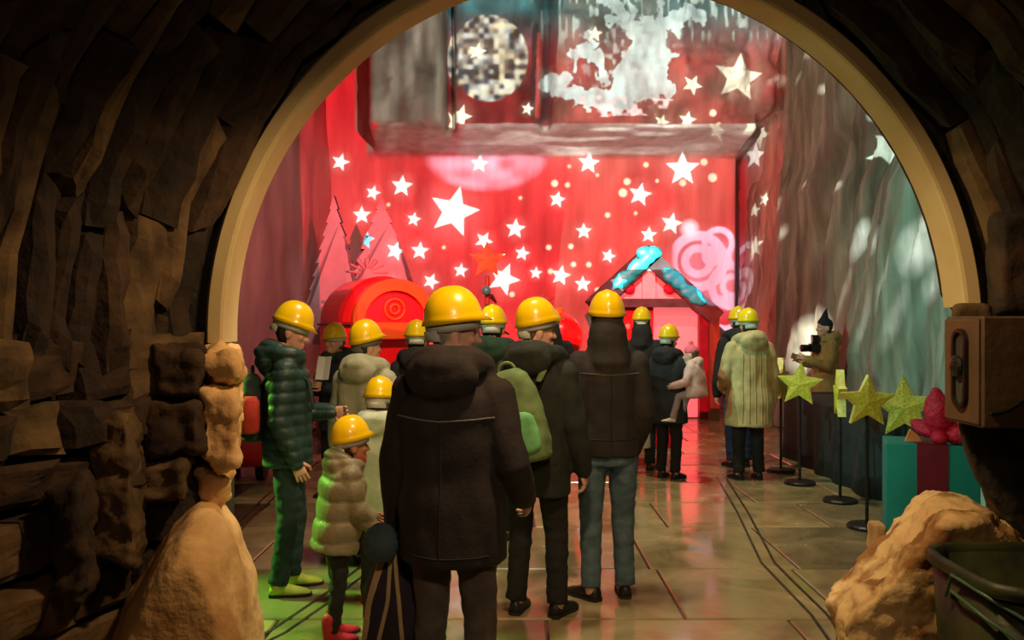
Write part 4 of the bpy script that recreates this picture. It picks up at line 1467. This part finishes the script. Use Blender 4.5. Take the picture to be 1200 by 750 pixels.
def person(px, d, H, yaw, label, jacket='black_coat', trousers='black_trousers', shoes='shoe_black', hem=.44, bulk=1.0, puffer=0.0, hood='down', helmet=True, helm_tilt=0.0, helm_yaw=0.0,
           head_yaw=0.0, head_pitch=0.0, lean=0.0, armL=None, armR=None, feet=((-.09, 0, 8), (.09, .02, -8)), legs=None, skin='skin', hair='hair_dark', vox=.011, scarf=None, band='w',
           hat=None, boot=0.0, curl=.45, seat_z=None, base_z=0.0, fold=1.0, flare=0.0, palms=None, headscale=1.0, group='visitors in yellow helmets', x=None, hood_mat=None, legr=1.0):
    """yaw 0 faces away from the arch; angles in degrees, counter-clockwise"""
    X = (px - 600) / F * d if x is None else x
    root = empty('person', (X, d, base_z), R_(yaw))
    k = H / 1.75
    hk = headscale * (0.55 + .45 * k)          # heads of children are larger for their height
    hipz = .52 * H if seat_z is None else seat_z
    T = Matrix.Translation((0, 0, hipz)) @ Matrix.Rotation(R_(-lean), 4, 'X') @ Matrix.Translation((0, 0, -.52 * H))
    nf = 1.0 if H > 1.3 else 1.12

    def t(x_, y_, z_):
        return T @ Vector((x_ * H, y_ * H, z_ * H))
    XA = T.to_3x3() @ Vector((1, 0, 0)); YA = T.to_3x3() @ Vector((0, 1, 0)); ZA = T.to_3x3() @ Vector((0, 0, 1))

    def torso(bm, tab, n=22, p=2.4):
        loft(bm, [ering(t(0, yo, z), XA * rx * H, YA * ry * H, n, p) for z, rx, ry, yo in tab])

    # head frame
    hc = t(0, .014, .866) + ZA * (.118 * hk - (.03 if H < 1.4 else 0))
    HM = Matrix.Translation(hc) @ T.to_3x3().to_4x4() @ Matrix.Rotation(R_(head_yaw), 4, 'Z') @ Matrix.Rotation(R_(-head_pitch), 4, 'X')
    # arms
    A = {}
    for s_, spec in ((-1, armL), (1, armR)):
        up, fo = spec if spec else ((.16, -.06, -1), (.04, .16, -1))
        up = T.to_3x3() @ Vector((up[0] * s_, up[1], up[2])).normalized(); fo = T.to_3x3() @ Vector((fo[0] * s_, fo[1], fo[2])).normalized()
        sh = t(s_ * .098 * bulk ** .5, -.004, .795)
        el = sh + up * .172 * H
        wr = el + fo * .150 * H
        A[s_] = (sh, el, wr, fo)
    # legs
    G = {}
    for i, s_ in enumerate((-1, 1)):
        hp = Vector((s_ * .052 * H, 0, hipz - .01 * H))
        if legs:
            kn, an = Vector(legs[i][0]), Vector(legs[i][1])
            fy = legs[i][2] if len(legs[i]) > 2 else 0
        else:
            fx, fyy, fa = feet[i]
            an = Vector((fx * k, fyy * k - .015 * k, .06 * k))
            kn = (hp + an) / 2 + Vector((0, .022 * H, .0))
            fy = fa
        G[s_] = (hp, kn, an, fy)

    # ---- body, one skin
    bm = bmesh.new()
    torso(bm, [(.47, .080, .055, 0), (.53, .090, .062, 0), (.60, .076, .055, 0), (.68, .080, .058, 0), (.76, .094, .060, 0), (.805, .088, .048, 0), (.835, .042, .040, .0)])
    limb(bm, [t(0, -.006, .82), t(0, -.010, .86), hc - ZA * .04 * hk - YA * .030 * hk], [.033 * H, .031 * H, .032 * H], 14)
    add_head(bm, hk, HM)
    for s_ in (-1, 1):
        sh, el, wr, fo = A[s_]
        limb(bm, [sh, (sh + el) / 2, el, el + (wr - el) * .35, wr], [.032 * H, .029 * H, .024 * H, .024 * H, .016 * H], 12)
        pn = palms[s_] if palms and s_ in palms else XA * (-s_)
        add_hand_palm(bm, wr, fo, Vector(pn), k)
        hp, kn, an, fy = G[s_]
        limb(bm, [hp, (hp + kn) / 2, kn, kn + (an - kn) * .3, an], [.050 * H, .045 * H, .033 * H, .033 * H, .022 * H], 12)
    me = remesh(bm, min(vox, .010), 1)
    bm = bmesh.new(); bm.from_mesh(me)
    bpy.data.meshes.remove(me)
    for f in bm.faces:
        f.material_index = 0
    nf0 = len(bm.faces)
    for s_ in (-1, 1):
        sh, el, wr, fo = A[s_]
        pn = palms[s_] if palms and s_ in palms else XA * (-s_)
        # thumb points forward for a hanging hand
        fz = fo.normalized(); nn = (Vector(pn) - fz * Vector(pn).dot(fz)).normalized()
        sd = fz.cross(nn)
        add_fingers(bm, wr, fo, Vector(pn), k, curl, 1 if sd.dot(YA) >= 0 else -1)
    bm.faces.ensure_lookup_table()
    nf1 = len(bm.faces)
    for sx in (-1, 1):
        ball(bm, HM @ (Vector((sx * .031, .077, .006)) * hk), .011 * hk, .011 * hk, .008 * hk, 8, 6)
    bm.faces.ensure_lookup_table()
    for f in bm.faces[nf1:]:
        f.material_index = 1
    bmesh.ops.recalc_face_normals(bm, faces=bm.faces[:])
    me = bpy.data.meshes.new('body'); bm.to_mesh(me); bm.free()
    link('body', me, [skin, 'eye'], root)

    # ---- hair round the back of the head
    if hair:
        bm = bmesh.new()
        loft(bm, xf_rings(head_rings(hk, front_cut=.0, grow=.007, z_lo=.15, z_hi=.95), HM))
        me = remesh(bm, .009, 2)
        displace(me, lambda p, n_: .004 * noise.noise(p * 60))
        link('hair', me, hair, root)

    # ---- trousers
    bm = bmesh.new()
    torso(bm, [(.455, .088 * bulk, .064, 0), (.50, .098 * bulk, .072, 0), (.55, .096 * bulk, .068, 0), (.585, .090, .062, 0)])
    for s_ in (-1, 1):
        hp, kn, an, fy = G[s_]
        q = .8 + .2 * bulk
        limb(bm, [hp, hp * .6 + kn * .4, kn, kn * .5 + an * .5, an + (kn - an).normalized() * .015], [.054 * H * q * legr, .050 * H * q * legr, .040 * H * q * legr, .036 * H * q * legr, .035 * H * q * legr], 14, round_ends=False)
    me = remesh(bm, max(.011, vox), 2)
    sd = Vector((px * .01, d, 0))

    def fn_t(p, n_):
        v = .006 * noise.noise(Vector((p.x * 9, p.y * 9, p.z * 22)) + sd) + .004 * noise.noise(p * 30 + sd)
        return v * fold
    displace(me, fn_t)
    link('trousers', me, trousers, root)

    # ---- shoes
    for s_ in (-1, 1):
        hp, kn, an, fy = G[s_]
        o = shoe(k * (1.0 if H > 1.3 else 1.15), boot, shoes, root, an.x, an.y + .015 * k, R_(fy))
        if an.z > .12:
            o.location.z = an.z - .06 * k

    # ---- jacket
    bm = bmesh.new()
    B = bulk
    fl = flare
    tab = [(hem, (.110 + fl) * B, (.082 + fl) * B, 0)]
    for row in ((.47, .112 + fl * .8, .084 + fl * .8, 0), (.53, .112 + fl * .4, .084 + fl * .4, 0), (.60, .108, .080, 0), (.68, .112, .082, 0), (.745, .117, .082, 0), (.785, .112, .074, 0), (.815, .088, .060, 0), (.845, .056, .054, .003), (.862, .046, .048, .004)):
        if row[0] > hem + .02:
            tab.append((row[0], row[1] * B, row[2] * B, row[3]))
    torso(bm, tab)
    for s_ in (-1, 1):
        sh, el, wr, fo = A[s_]
        b2 = .6 + .4 * B
        limb(bm, [sh, (sh + el) / 2, el, (el + wr) / 2, wr + (wr - el).normalized() * .01], [.046 * H * b2, .044 * H * b2, .040 * H * b2, .037 * H * b2, .031 * H * b2], 14)
    # collar
    limb(bm, [t(.052 * math.sin(a), -.002 + .050 * math.cos(a), .862 - .012 * math.cos(a)) for a in [2 * PI * i / 16 for i in range(17)]], [.020 * H] * 17, 8, round_ends=False)
    if hood == 'down':
        pts, rr = [], []
        for i in range(13):
            a = R_(-125 + 250 * i / 12)
            bk = math.cos(a / 2) ** 2
            pts.append(t(.080 * math.sin(a), -.070 * math.cos(a) + .006, .838 + .030 * bk))
            rr.append((.020 + .022 * bk) * H)
        limb(bm, pts, rr, 10)
        ball(bm, t(0, -.074, .838), .088 * H, .040 * H, .058 * H, 14, 10)
        ball(bm, t(0, -.078, .862), .070 * H, .040 * H, .036 * H, 14, 10)
    if hood == 'up':
        loft(bm, xf_rings(head_rings(hk, front_cut=.045, grow=.018, z_lo=0.0, z_hi=.93), HM))
        limb(bm, [t(0, -.008, .80), t(0, -.010, .85), t(0, -.010, .905)], [.082 * H, .070 * H, .062 * H], 16)
    me = remesh(bm, max(.011, vox), 3)
    sd2 = Vector((d * 3, px * .03, 1))

    def fn_j(p, n_):
        v = (.011 * noise.noise(Vector((p.x * 9, p.y * 9, p.z * 2.4)) + sd2) + .008 * noise.noise(Vector((p.x * 6, p.y * 6, p.z * 9)) + sd2) + .006 * noise.noise(Vector((p.x * 16, p.y * 16, p.z * 7)) + sd2)) * fold
        if puffer:
            q = abs(math.sin(PI * (p.z + .012 * noise.noise(p * 6)) / puffer)) ** .5
            v = v * .5 + (.011 if H > 1.3 else .015) * (q - .75)
        return v
    displace(me, fn_j)
    jk = link('jacket', me, jacket, root)
    # hem band, follows the lower edge
    if scarf:
        bm = bmesh.new()
        limb(bm, [t(.058 * math.sin(a), .010 + .058 * math.cos(a), .852 + .008 * math.sin(3 * a)) for a in [2 * PI * i / 18 for i in range(19)]], [.026 * H] * 19, 10, round_ends=False)
        me = remesh(bm, .012, 2)
        displace(me, lambda p, n_: .008 * noise.noise(p * 25))
        link('scarf', me, scarf, root)
    if helmet:
        hl = bpy.data.objects.new('helmet', HELM); COL.objects.link(hl)
        hl.parent = root
        hm = HM @ Matrix.Rotation(R_(helm_yaw), 4, 'Z') @ Matrix.Translation((0, -.004 * hk, .048 * hk)) @ Matrix.Rotation(R_(helm_tilt), 4, 'X') @ Matrix.Scale(hk * .98, 4)
        hl.matrix_local = hm
        bd = bpy.data.objects.new('headband', BAND if band == 'w' else BAND_G); COL.objects.link(bd)
        bd.parent = hl
    if hat:
        bm = bmesh.new()
        loft(bm, xf_rings(head_rings(hk, front_cut=.07, grow=.014, z_lo=.55, z_hi=1.0), HM))
        if hat[1]:
            ball(bm, HM @ Vector((0, -.01, .15 * hk)), .034 * hk, .034 * hk, .034 * hk, 10, 8)
        if hat[2]:
            limb(bm, [HM @ Vector((0, 0, .10 * hk)), HM @ Vector((.01, -.02, .19 * hk)), HM @ Vector((-.02, -.02, .25 * hk))], [.06 * hk, .03 * hk, .008 * hk], 10)
        me = remesh(bm, .010, 2)
        link('hat', me, hat[0], root)
    setp(root, label, 'person', group)
    return root, A, T, HM, jk


DN = ((.20, -.08, -1), (.05, .22, -1))              # arm hanging
PK = ((.30, -.25, -1), (-.25, .75, -.75))           # hand in front pocket
FR = ((.20, .15, -1), (-.55, 1, .05))               # forearm across the front

# man in the dark green padded jacket
person(337, 5.2, 1.69, -78, 'man in dark green padded jacket and lime shoes standing beside the stone pillar', jacket='green_black_puffer', trousers='teal_jeans', shoes='shoe_lime', hem=.46, puffer=.068,
       bulk=1.05, head_pitch=14, armL=FR, armR=((.12, -.12, -1), (.0, .40, -1)), feet=((-.10, .03, 4), (.10, -.04, -4)), vox=.009, helm_tilt=-4, hair='hair_dark')
# woman holding a leaflet
person(394, 8.0, 1.54, 145, 'woman in navy coat facing the camera holding a white leaflet', jacket='navy_coat', hem=.40, armL=((.2, .3, -1), (-.25, 1, .35)), armR=((.2, .3, -1), (-.25, 1, .35)),
       hair='hair_brown', scarf='dark_green_jacket', vox=.009)
# woman in the pale sage coat
person(428, 5.75, 1.57, -18, 'woman in pale sage coat with grey hood, wearing a tilted helmet', jacket='sage_coat', trousers='black_trousers', hem=.36, bulk=1.08, head_yaw=-35, scarf='grey_scarf', helm_tilt=14,
       hair='hair_dark', hood='down', armL=DN, armR=PK, band='g')
# child in mint jacket
person(444, 5.0, 1.25, -8, 'child in pale mint jacket standing behind the man with the striped bag', jacket='mint_jacket', hem=.42, bulk=1.05, armL=DN, armR=DN, head_pitch=6, hair='hair_brown', boot=.12)
# small child in padded olive jacket
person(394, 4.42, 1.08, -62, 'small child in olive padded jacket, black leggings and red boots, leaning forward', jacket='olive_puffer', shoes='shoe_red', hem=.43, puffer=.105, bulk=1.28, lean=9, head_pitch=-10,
       armL=((.2, .5, -1), (-.1, 1, -.5)), armR=((.15, .35, -1), (0, .9, -.7)), feet=((-.08, .02, 5), (.08, -.06, -5)), vox=.008, scarf='red_scarf', hair='hair_dark', boot=.17, skin='skin_shaded', helm_tilt=10, legr=.95)
# front man
_, A6, T6, _, jk6 = person(530, 3.45, 1.71, -14, 'man in dark brown hooded coat and grey trousers carrying a striped bag', jacket='brown_black_coat', trousers='grey_brown_trousers', hem=.40, bulk=1.10, head_yaw=-62,
       head_pitch=2, helm_tilt=9, armL=((.22, .0, -1), (.10, .22, -1)), armR=((.30, -.12, -1), (.02, .75, -.6)), feet=((-.11, 0, 8), (.13, .0, -10)), vox=.008, hair='hair_grey', curl=.75, flare=.006)
# man with green backpack
_, A7, T7, _, jk7 = person(628, 4.8, 1.70, -22, 'man in black-green jacket wearing the moss green backpack', jacket='green_black_jacket', trousers='black_trousers', hem=.40, bulk=1.06, head_yaw=-52, head_pitch=2, helm_tilt=14,
       armL=DN, armR=((.22, -.05, -1), (.10, .30, -1)), feet=((-.11, -.02, 6), (.13, .02, -14)), vox=.008, hair='hair_brown', skin='skin')
person(577, 6.4, 1.69, -6, 'person in dark green hooded jacket half hidden between the two tall men', jacket='dark_green_jacket', hem=.42, armL=DN, armR=DN)
person(488, 7.2, 1.57, 4, 'person in black jacket mostly hidden behind the man in the brown hooded coat', jacket='black_coat', hem=.42, armL=DN, armR=DN)
person(646, 9.6, 1.70, -4, 'man in black jacket further back before the red ornament ball', jacket='black_coat', hem=.42, armL=DN, armR=PK, hood='up')
# man in jeans
_, A9, _, _, jk9 = person(712, 5.05, 1.755, 3, 'man in charcoal jacket and blue jeans standing with his back turned', jacket='charcoal_jacket', trousers='blue_jeans', hem=.485, bulk=.94, hood='up',
       armL=((.14, -.10, -1), (-.12, .5, -1)), armR=((.14, -.12, -1), (-.15, .6, -1)), feet=((-.10, .0, 40), (.11, .05, -4)), vox=.010, hair='hair_dark', band='g', helm_tilt=6)
person(752, 9.4, 1.72, -12, 'person in black hooded jacket carrying a white shopping bag', jacket='black_coat', hem=.42, armL=DN, armR=DN, hood='up')
# woman carrying the toddler
person(783, 8.9, 1.52, -40, 'woman in black coat carrying a toddler dressed in pink', jacket='black_coat', hem=.38, bulk=1.12, flare=.01, armL=FR, armR=((.30, .25, -1), (-.30, 1, .0)), hood='down', hair='hair_dark')
# toddler on her arm
person(816, 8.62, .92, 62, 'toddler in pink jacket and pink hat carried by the woman in black', jacket='pink_jacket', trousers='mauve_tights', shoes='shoe_cream', hem=.47, bulk=1.35, helmet=False, hat=('pink_hat', True, False),
       seat_z=.94 - .02, lean=6, legs=(((-.08, .16, .88), (-.08, .22, .64), 0), ((.10, .13, .86), (.11, .20, .62), 0)), armL=((.3, .4, -1), (-.1, 1, -.2)), armR=((.3, .4, -1), (-.1, 1, -.2)), hood='down',
       hair='hair_brown', group=None)
person(866, 9.6, 1.73, 8, 'man in black jacket and blue jeans beside the man in the khaki coat', jacket='black_coat', trousers='deep_blue_jeans', hem=.47, bulk=1.08, armL=DN, armR=DN)
_, _, _, _, jk14 = person(878, 8.85, 1.70, 6, 'man in long khaki coat and black trousers next to the row of stars', jacket='khaki_coat', trousers='black_trousers', hem=.325, bulk=1.18, armL=((.28, .02, -1), (-.2, .9, -.5)), armR=DN, flare=.01,
       scarf='black_coat', hair='hair_dark', feet=((-.12, 0, 12), (.11, .02, -8)))
# photographer
person(968, 10.95, 1.66, 96, 'photographer in tan jacket and dark pointed hat with a black camera behind the stars', jacket='tan_jacket', trousers='black_trousers', hem=.42, bulk=1.05, helmet=False, hat=('navy_coat', False, True),
       armL=((.15, .35, -1), (-.25, 1, .45)), armR=((.15, .35, -1), (-.25, 1, .45)), hair='hair_dark', group=None)

def back_line(jk, pts, r, material, name='seam'):
    '''a stitched line lying on the back of a jacket; pts are (x, z) in the wearer's frame'''
    me = jk.data
    tr = BVHTree.FromPolygons([v.co.copy() for v in me.vertices], [tuple(q.vertices) for q in me.polygons])
    out = []
    for (x0, z0), (x1, z1) in zip(pts, pts[1:]):
        n_ = max(2, int(math.hypot(x1 - x0, z1 - z0) / .02))
        for i in range(n_ + 1):
            t_ = i / n_
            hit = tr.ray_cast(Vector((x0 + (x1 - x0) * t_, -1, z0 + (z1 - z0) * t_)), Vector((0, 1, 0)))
            if hit[0] and (not out or (hit[0] - out[-1]).length > .008):
                out.append(hit[0] + Vector((0, -.001, 0)))
    if len(out) > 3:
        bm = bmesh.new()
        limb(bm, out, [r] * len(out), 6)
        from_bm(name, bm, material, jk, smooth=True)


back_line(jk6, [(-.20, 1.27), (.0, 1.255), (.20, 1.27)], .0045, 'grey_scarf')
back_line(jk6, [(0, 1.25), (0, .72)], .004, 'black_trousers')
back_line(jk6, [(-.18, .735), (0, .725), (.18, .735)], .004, 'black_trousers')
back_line(jk9, [(-.17, 1.34), (0, 1.33), (.17, 1.34)], .004, 'grey_brown_trousers')
back_line(jk9, [(-.15, .96), (0, .955), (.15, .96)], .004, 'black_trousers')
back_line(jk9, [(0, 1.33), (0, .9)], .0035, 'black_trousers')
for xs in (-.13, -.065, 0, .065, .13):
    back_line(jk14, [(xs * .9, 1.30), (xs, .60)], .006, 'tan_jacket', 'rib')
back_line(jk7, [(.02, .86), (.16, .865)], .004, 'black_trousers')
back_line(jk7, [(.03, .85), (.03, .72)], .004, 'black_trousers')

# ------------------------------------------------------------------ things carried
# moss green backpack on the second man
def on_person(px, d, yaw):
    return empty('tmp', ((px - 600) / F * d, d, 0), R_(yaw))


def backpack(root, cx, cy, z0, z1, hw, hd, m_body, m_pocket, roll=0.0, strap_x=.09):
    bm = bmesh.new()
    rings = []
    Mx = Matrix.Translation((cx, cy, (z0 + z1) / 2)) @ Matrix.Rotation(roll, 4, 'Y')
    h = z1 - z0
    for t, k, kd in ((-.5, .72, .6), (-.47, .9, .85), (-.3, 1.0, 1.0), (0, 1.0, 1.0), (.25, .95, .9), (.42, .75, .7), (.5, .4, .4)):
        rings.append([Mx @ p for p in ering((0, 0, t * h), Vector((hw * k, 0, 0)), Vector((0, hd * kd, 0)), 20, 3)])
    loft(bm, rings)
    me = remesh(bm, .012, 2)
    displace(me, lambda p, n_: .007 * noise.noise(p * 14))
    link('pack', me, m_body, root)
    bm = bmesh.new()
    rings = []
    for t, k in ((-.40, .6), (-.36, .8), (-.2, .85), (-.02, .80), (.04, .6)):
        rings.append([Mx @ p for p in ering((-.0, -hd * .75, t * h), Vector((hw * k, 0, 0)), Vector((0, hd * .55 * k, 0)), 16, 3)])
    loft(bm, rings)
    me = remesh(bm, .012, 2)
    link('pocket', me, m_pocket, root)
    for sx in (-1, 1):
        bm = bmesh.new()
        pts = [(cx + sx * strap_x, cy + hd * .8, z1 - .06), (cx + sx * (strap_x + .02), cy + hd + .06, z1 + .03), (cx + sx * (strap_x + .03), cy + hd + .14, z1 + .05), (cx + sx * (strap_x + .04), cy + hd + .26, z1 - .04),
               (cx + sx * (strap_x + .05), cy + hd + .29, z1 - .2)]
        limb(bm, pts, [.02] * 5, 8, ref=(1, 0, 0), flat=.35)
        from_bm('strap', bm, m_body, root, smooth=True)
    bm = bmesh.new()
    limb(bm, [Mx @ Vector((.05 * math.cos(a), 0, h / 2 - .01 + .05 * math.sin(a))) for a in [PI * i / 8 for i in range(9)]], [.009] * 9, 6)
    from_bm('carry_loop', bm, m_body, root, smooth=True)


c = empty('backpack', ((628 - 600) / F * 4.8, 4.8, 0), R_(-22))
backpack(c, -.005, -.25, .88, 1.39, .14, .09, 'moss_green_pack', 'bright_green_mesh', roll=R_(-16))
setp(c, 'moss green backpack on the back of the man in the black-green jacket', 'backpack')
c = empty('backpack', ((337 - 600) / F * 5.2, 5.2, 0), R_(-78))
backpack(c, .0, -.205, .92, 1.33, .13, .07, 'dark_pack', 'red_pouch', roll=0)
bm = bmesh.new()
loft(bm, [ering((.145, -.205, z), Vector((.035 * k_, 0, 0)), Vector((0, .055 * k_, 0)), 14, 3) for z, k_ in ((.98, .6), (1.0, .95), (1.08, 1.0), (1.17, .95), (1.20, .6))])
from_bm('side_pouch', bm, 'red_pouch', c, smooth=True)
bm = bmesh.new(); box(bm, .06, .11, -.335, -.325, 1.20, 1.26); from_bm('badge', bm, 'white', c)
setp(c, 'dark backpack with red front pouch worn by the man in the padded jacket', 'backpack')

# striped bag hanging from the front man's left hand, teal knitted hat above it
D6 = 3.45
hx6 = (467 - 600) / F * D6
w6 = Matrix.Translation(((530 - 600) / F * D6, D6, 0)) @ Matrix.Rotation(R_(-14), 4, 'Z') @ A6[-1][2]
c = empty('striped_bag', (w6.x - .01, w6.y, 0))
top = w6.z - .10
bm = bmesh.new()
rings = []
for z, wx, wy in ((top - .46, .075, .05), (top - .44, .115, .075), (top - .30, .125, .085), (top - .15, .105, .07), (top - .05, .06, .045), (top, .028, .025)):
    rings.append(ering((0, 0, z), Vector((wx, 0, 0)), Vector((0, wy, 0)), 20, 2.6))
loft(bm, rings)
me = remesh(bm, .012, 2)
displace(me, lambda p, n_: .010 * noise.noise(Vector((p.x * 22, p.y * 22, p.z * 5))))
bag = link('bag', me, 'plum_bag', c)
tree = BVHTree.FromPolygons([v.co.copy() for v in me.vertices], [tuple(p.vertices) for p in me.polygons])
for k, (xa, xb, r) in enumerate(((-.085, -.11, .016), (-.01, -.055, .009), (.035, .05, .009))):
    pts = []
    for i in range(12):
        t = i / 11
        x = xa * .35 + (xa - xa * .35) * min(1, t * 2) if t < .5 else xa + (xb - xa) * (t - .5) * 2
        z = top - .03 - .38 * t
        loc, nrm, idx, ds = tree.ray_cast(Vector((x, -1, z)), Vector((0, 1, 0)))
        if loc:
            pts.append(loc + Vector((0, -.002, 0)))
    if len(pts) > 3:
        bm = bmesh.new(); limb(bm, pts, [r] * len(pts), 8, ref=(1, 0, 0), flat=.35)
        from_bm('stripe', bm, 'cream_stripe', bag, smooth=True)
for sx in (-1, 1):
    bm = bmesh.new()
    limb(bm, [(sx * .02, 0, top - .03), (sx * .028, 0, top + .03), (sx * .012, 0, top + .075), (0, 0, top + .085)], [.009] * 4, 8)
    from_bm('strap', bm, 'plum_bag', c, smooth=True)
setp(c, 'plum drawstring bag with cream stripes held by the man in the brown coat', 'bag')
bm = bmesh.new()
rings = [ering((0, 0, z), Vector((wx, 0, 0)), Vector((0, wx * .75, 0)), 18) for z, wx in ((-.075, .03), (-.065, .055), (-.03, .072), (.0, .076), (.035, .068), (.065, .045), (.078, .02))]
loft(bm, rings)
me = remesh(bm, .010, 2)
displace(me, lambda p, n_: .004 * math.sin(p.z * 260) * .4 + .006 * noise.noise(p * 20))
o = link('knitted_hat', me, 'slate_teal_knit')
o.location = (w6.x - .045, w6.y - .10, w6.z - .075)
setp(o, 'slate teal knitted hat held with the striped bag', 'hat')
# white shopping bag
c = empty('shopping_bag', ((753 - 600) / F * 9.15, 9.15, 0))
bm = bmesh.new()
loft(bm, [ering((0, 0, z), Vector((a, 0, 0)), Vector((0, b, 0)), 16, 3) for z, a, b in ((.28, .07, .05), (.29, .085, .06), (.45, .08, .055), (.56, .05, .03), (.60, .02, .02))])
from_bm('bag', bm, 'white', c, smooth=True)
bm = bmesh.new(); limb(bm, [(-.03, 0, .56), (-.02, 0, .68), (0, 0, .72), (.02, 0, .68), (.03, 0, .56)], [.008] * 5, 6); from_bm('handle', bm, 'white', c, smooth=True)
setp(c, 'white shopping bag hanging beside the person in the black hooded jacket', 'bag')
# white leaflet of the woman in navy
c = empty('leaflet', ((378 - 600) / F * 7.55, 7.55, 1.12))
bm = bmesh.new(); box(bm, -.07, .0, -.002, .002, 0, .21, Matrix.Rotation(.25, 4, 'Z')); box(bm, .0, .07, -.002, .002, 0, .21, Matrix.Rotation(-.25, 4, 'Z'))
o = from_bm('sheet', bm, 'white', c); c.rotation_euler = (R_(-15), 0, R_(-20))
setp(c, 'folded white leaflet in the hands of the woman in navy', 'leaflet')
# camera
c = empty('photo_camera', ((954 - 600) / F * 10.9, 10.9, 1.24))
bm = bmesh.new(); box(bm, -.05, .05, -.08, .08, 0, .11); bevel(bm, .012, 2); from_bm('camera_body', bm, 'black_metal', c)
bm = bmesh.new(); loft(bm, [ering((x, 0, .05), Vector((0, r, 0)), Vector((0, 0, r)), 16) for x, r in ((-.05, .045), (-.14, .045), (-.16, .05), (-.17, .04))]); from_bm('lens', bm, 'black_metal', c, smooth=True)
bm = bmesh.new(); box(bm, -.03, .05, -.04, .04, .11, .22); bevel(bm, .008, 1); from_bm('flash', bm, 'black_metal', c)
bm = bmesh.new(); box(bm, -.036, -.03, -.03, .03, .13, .2); from_bm('flash_window', bm, 'white', c)
setp(c, 'black camera with flash held by the photographer in tan', 'camera')
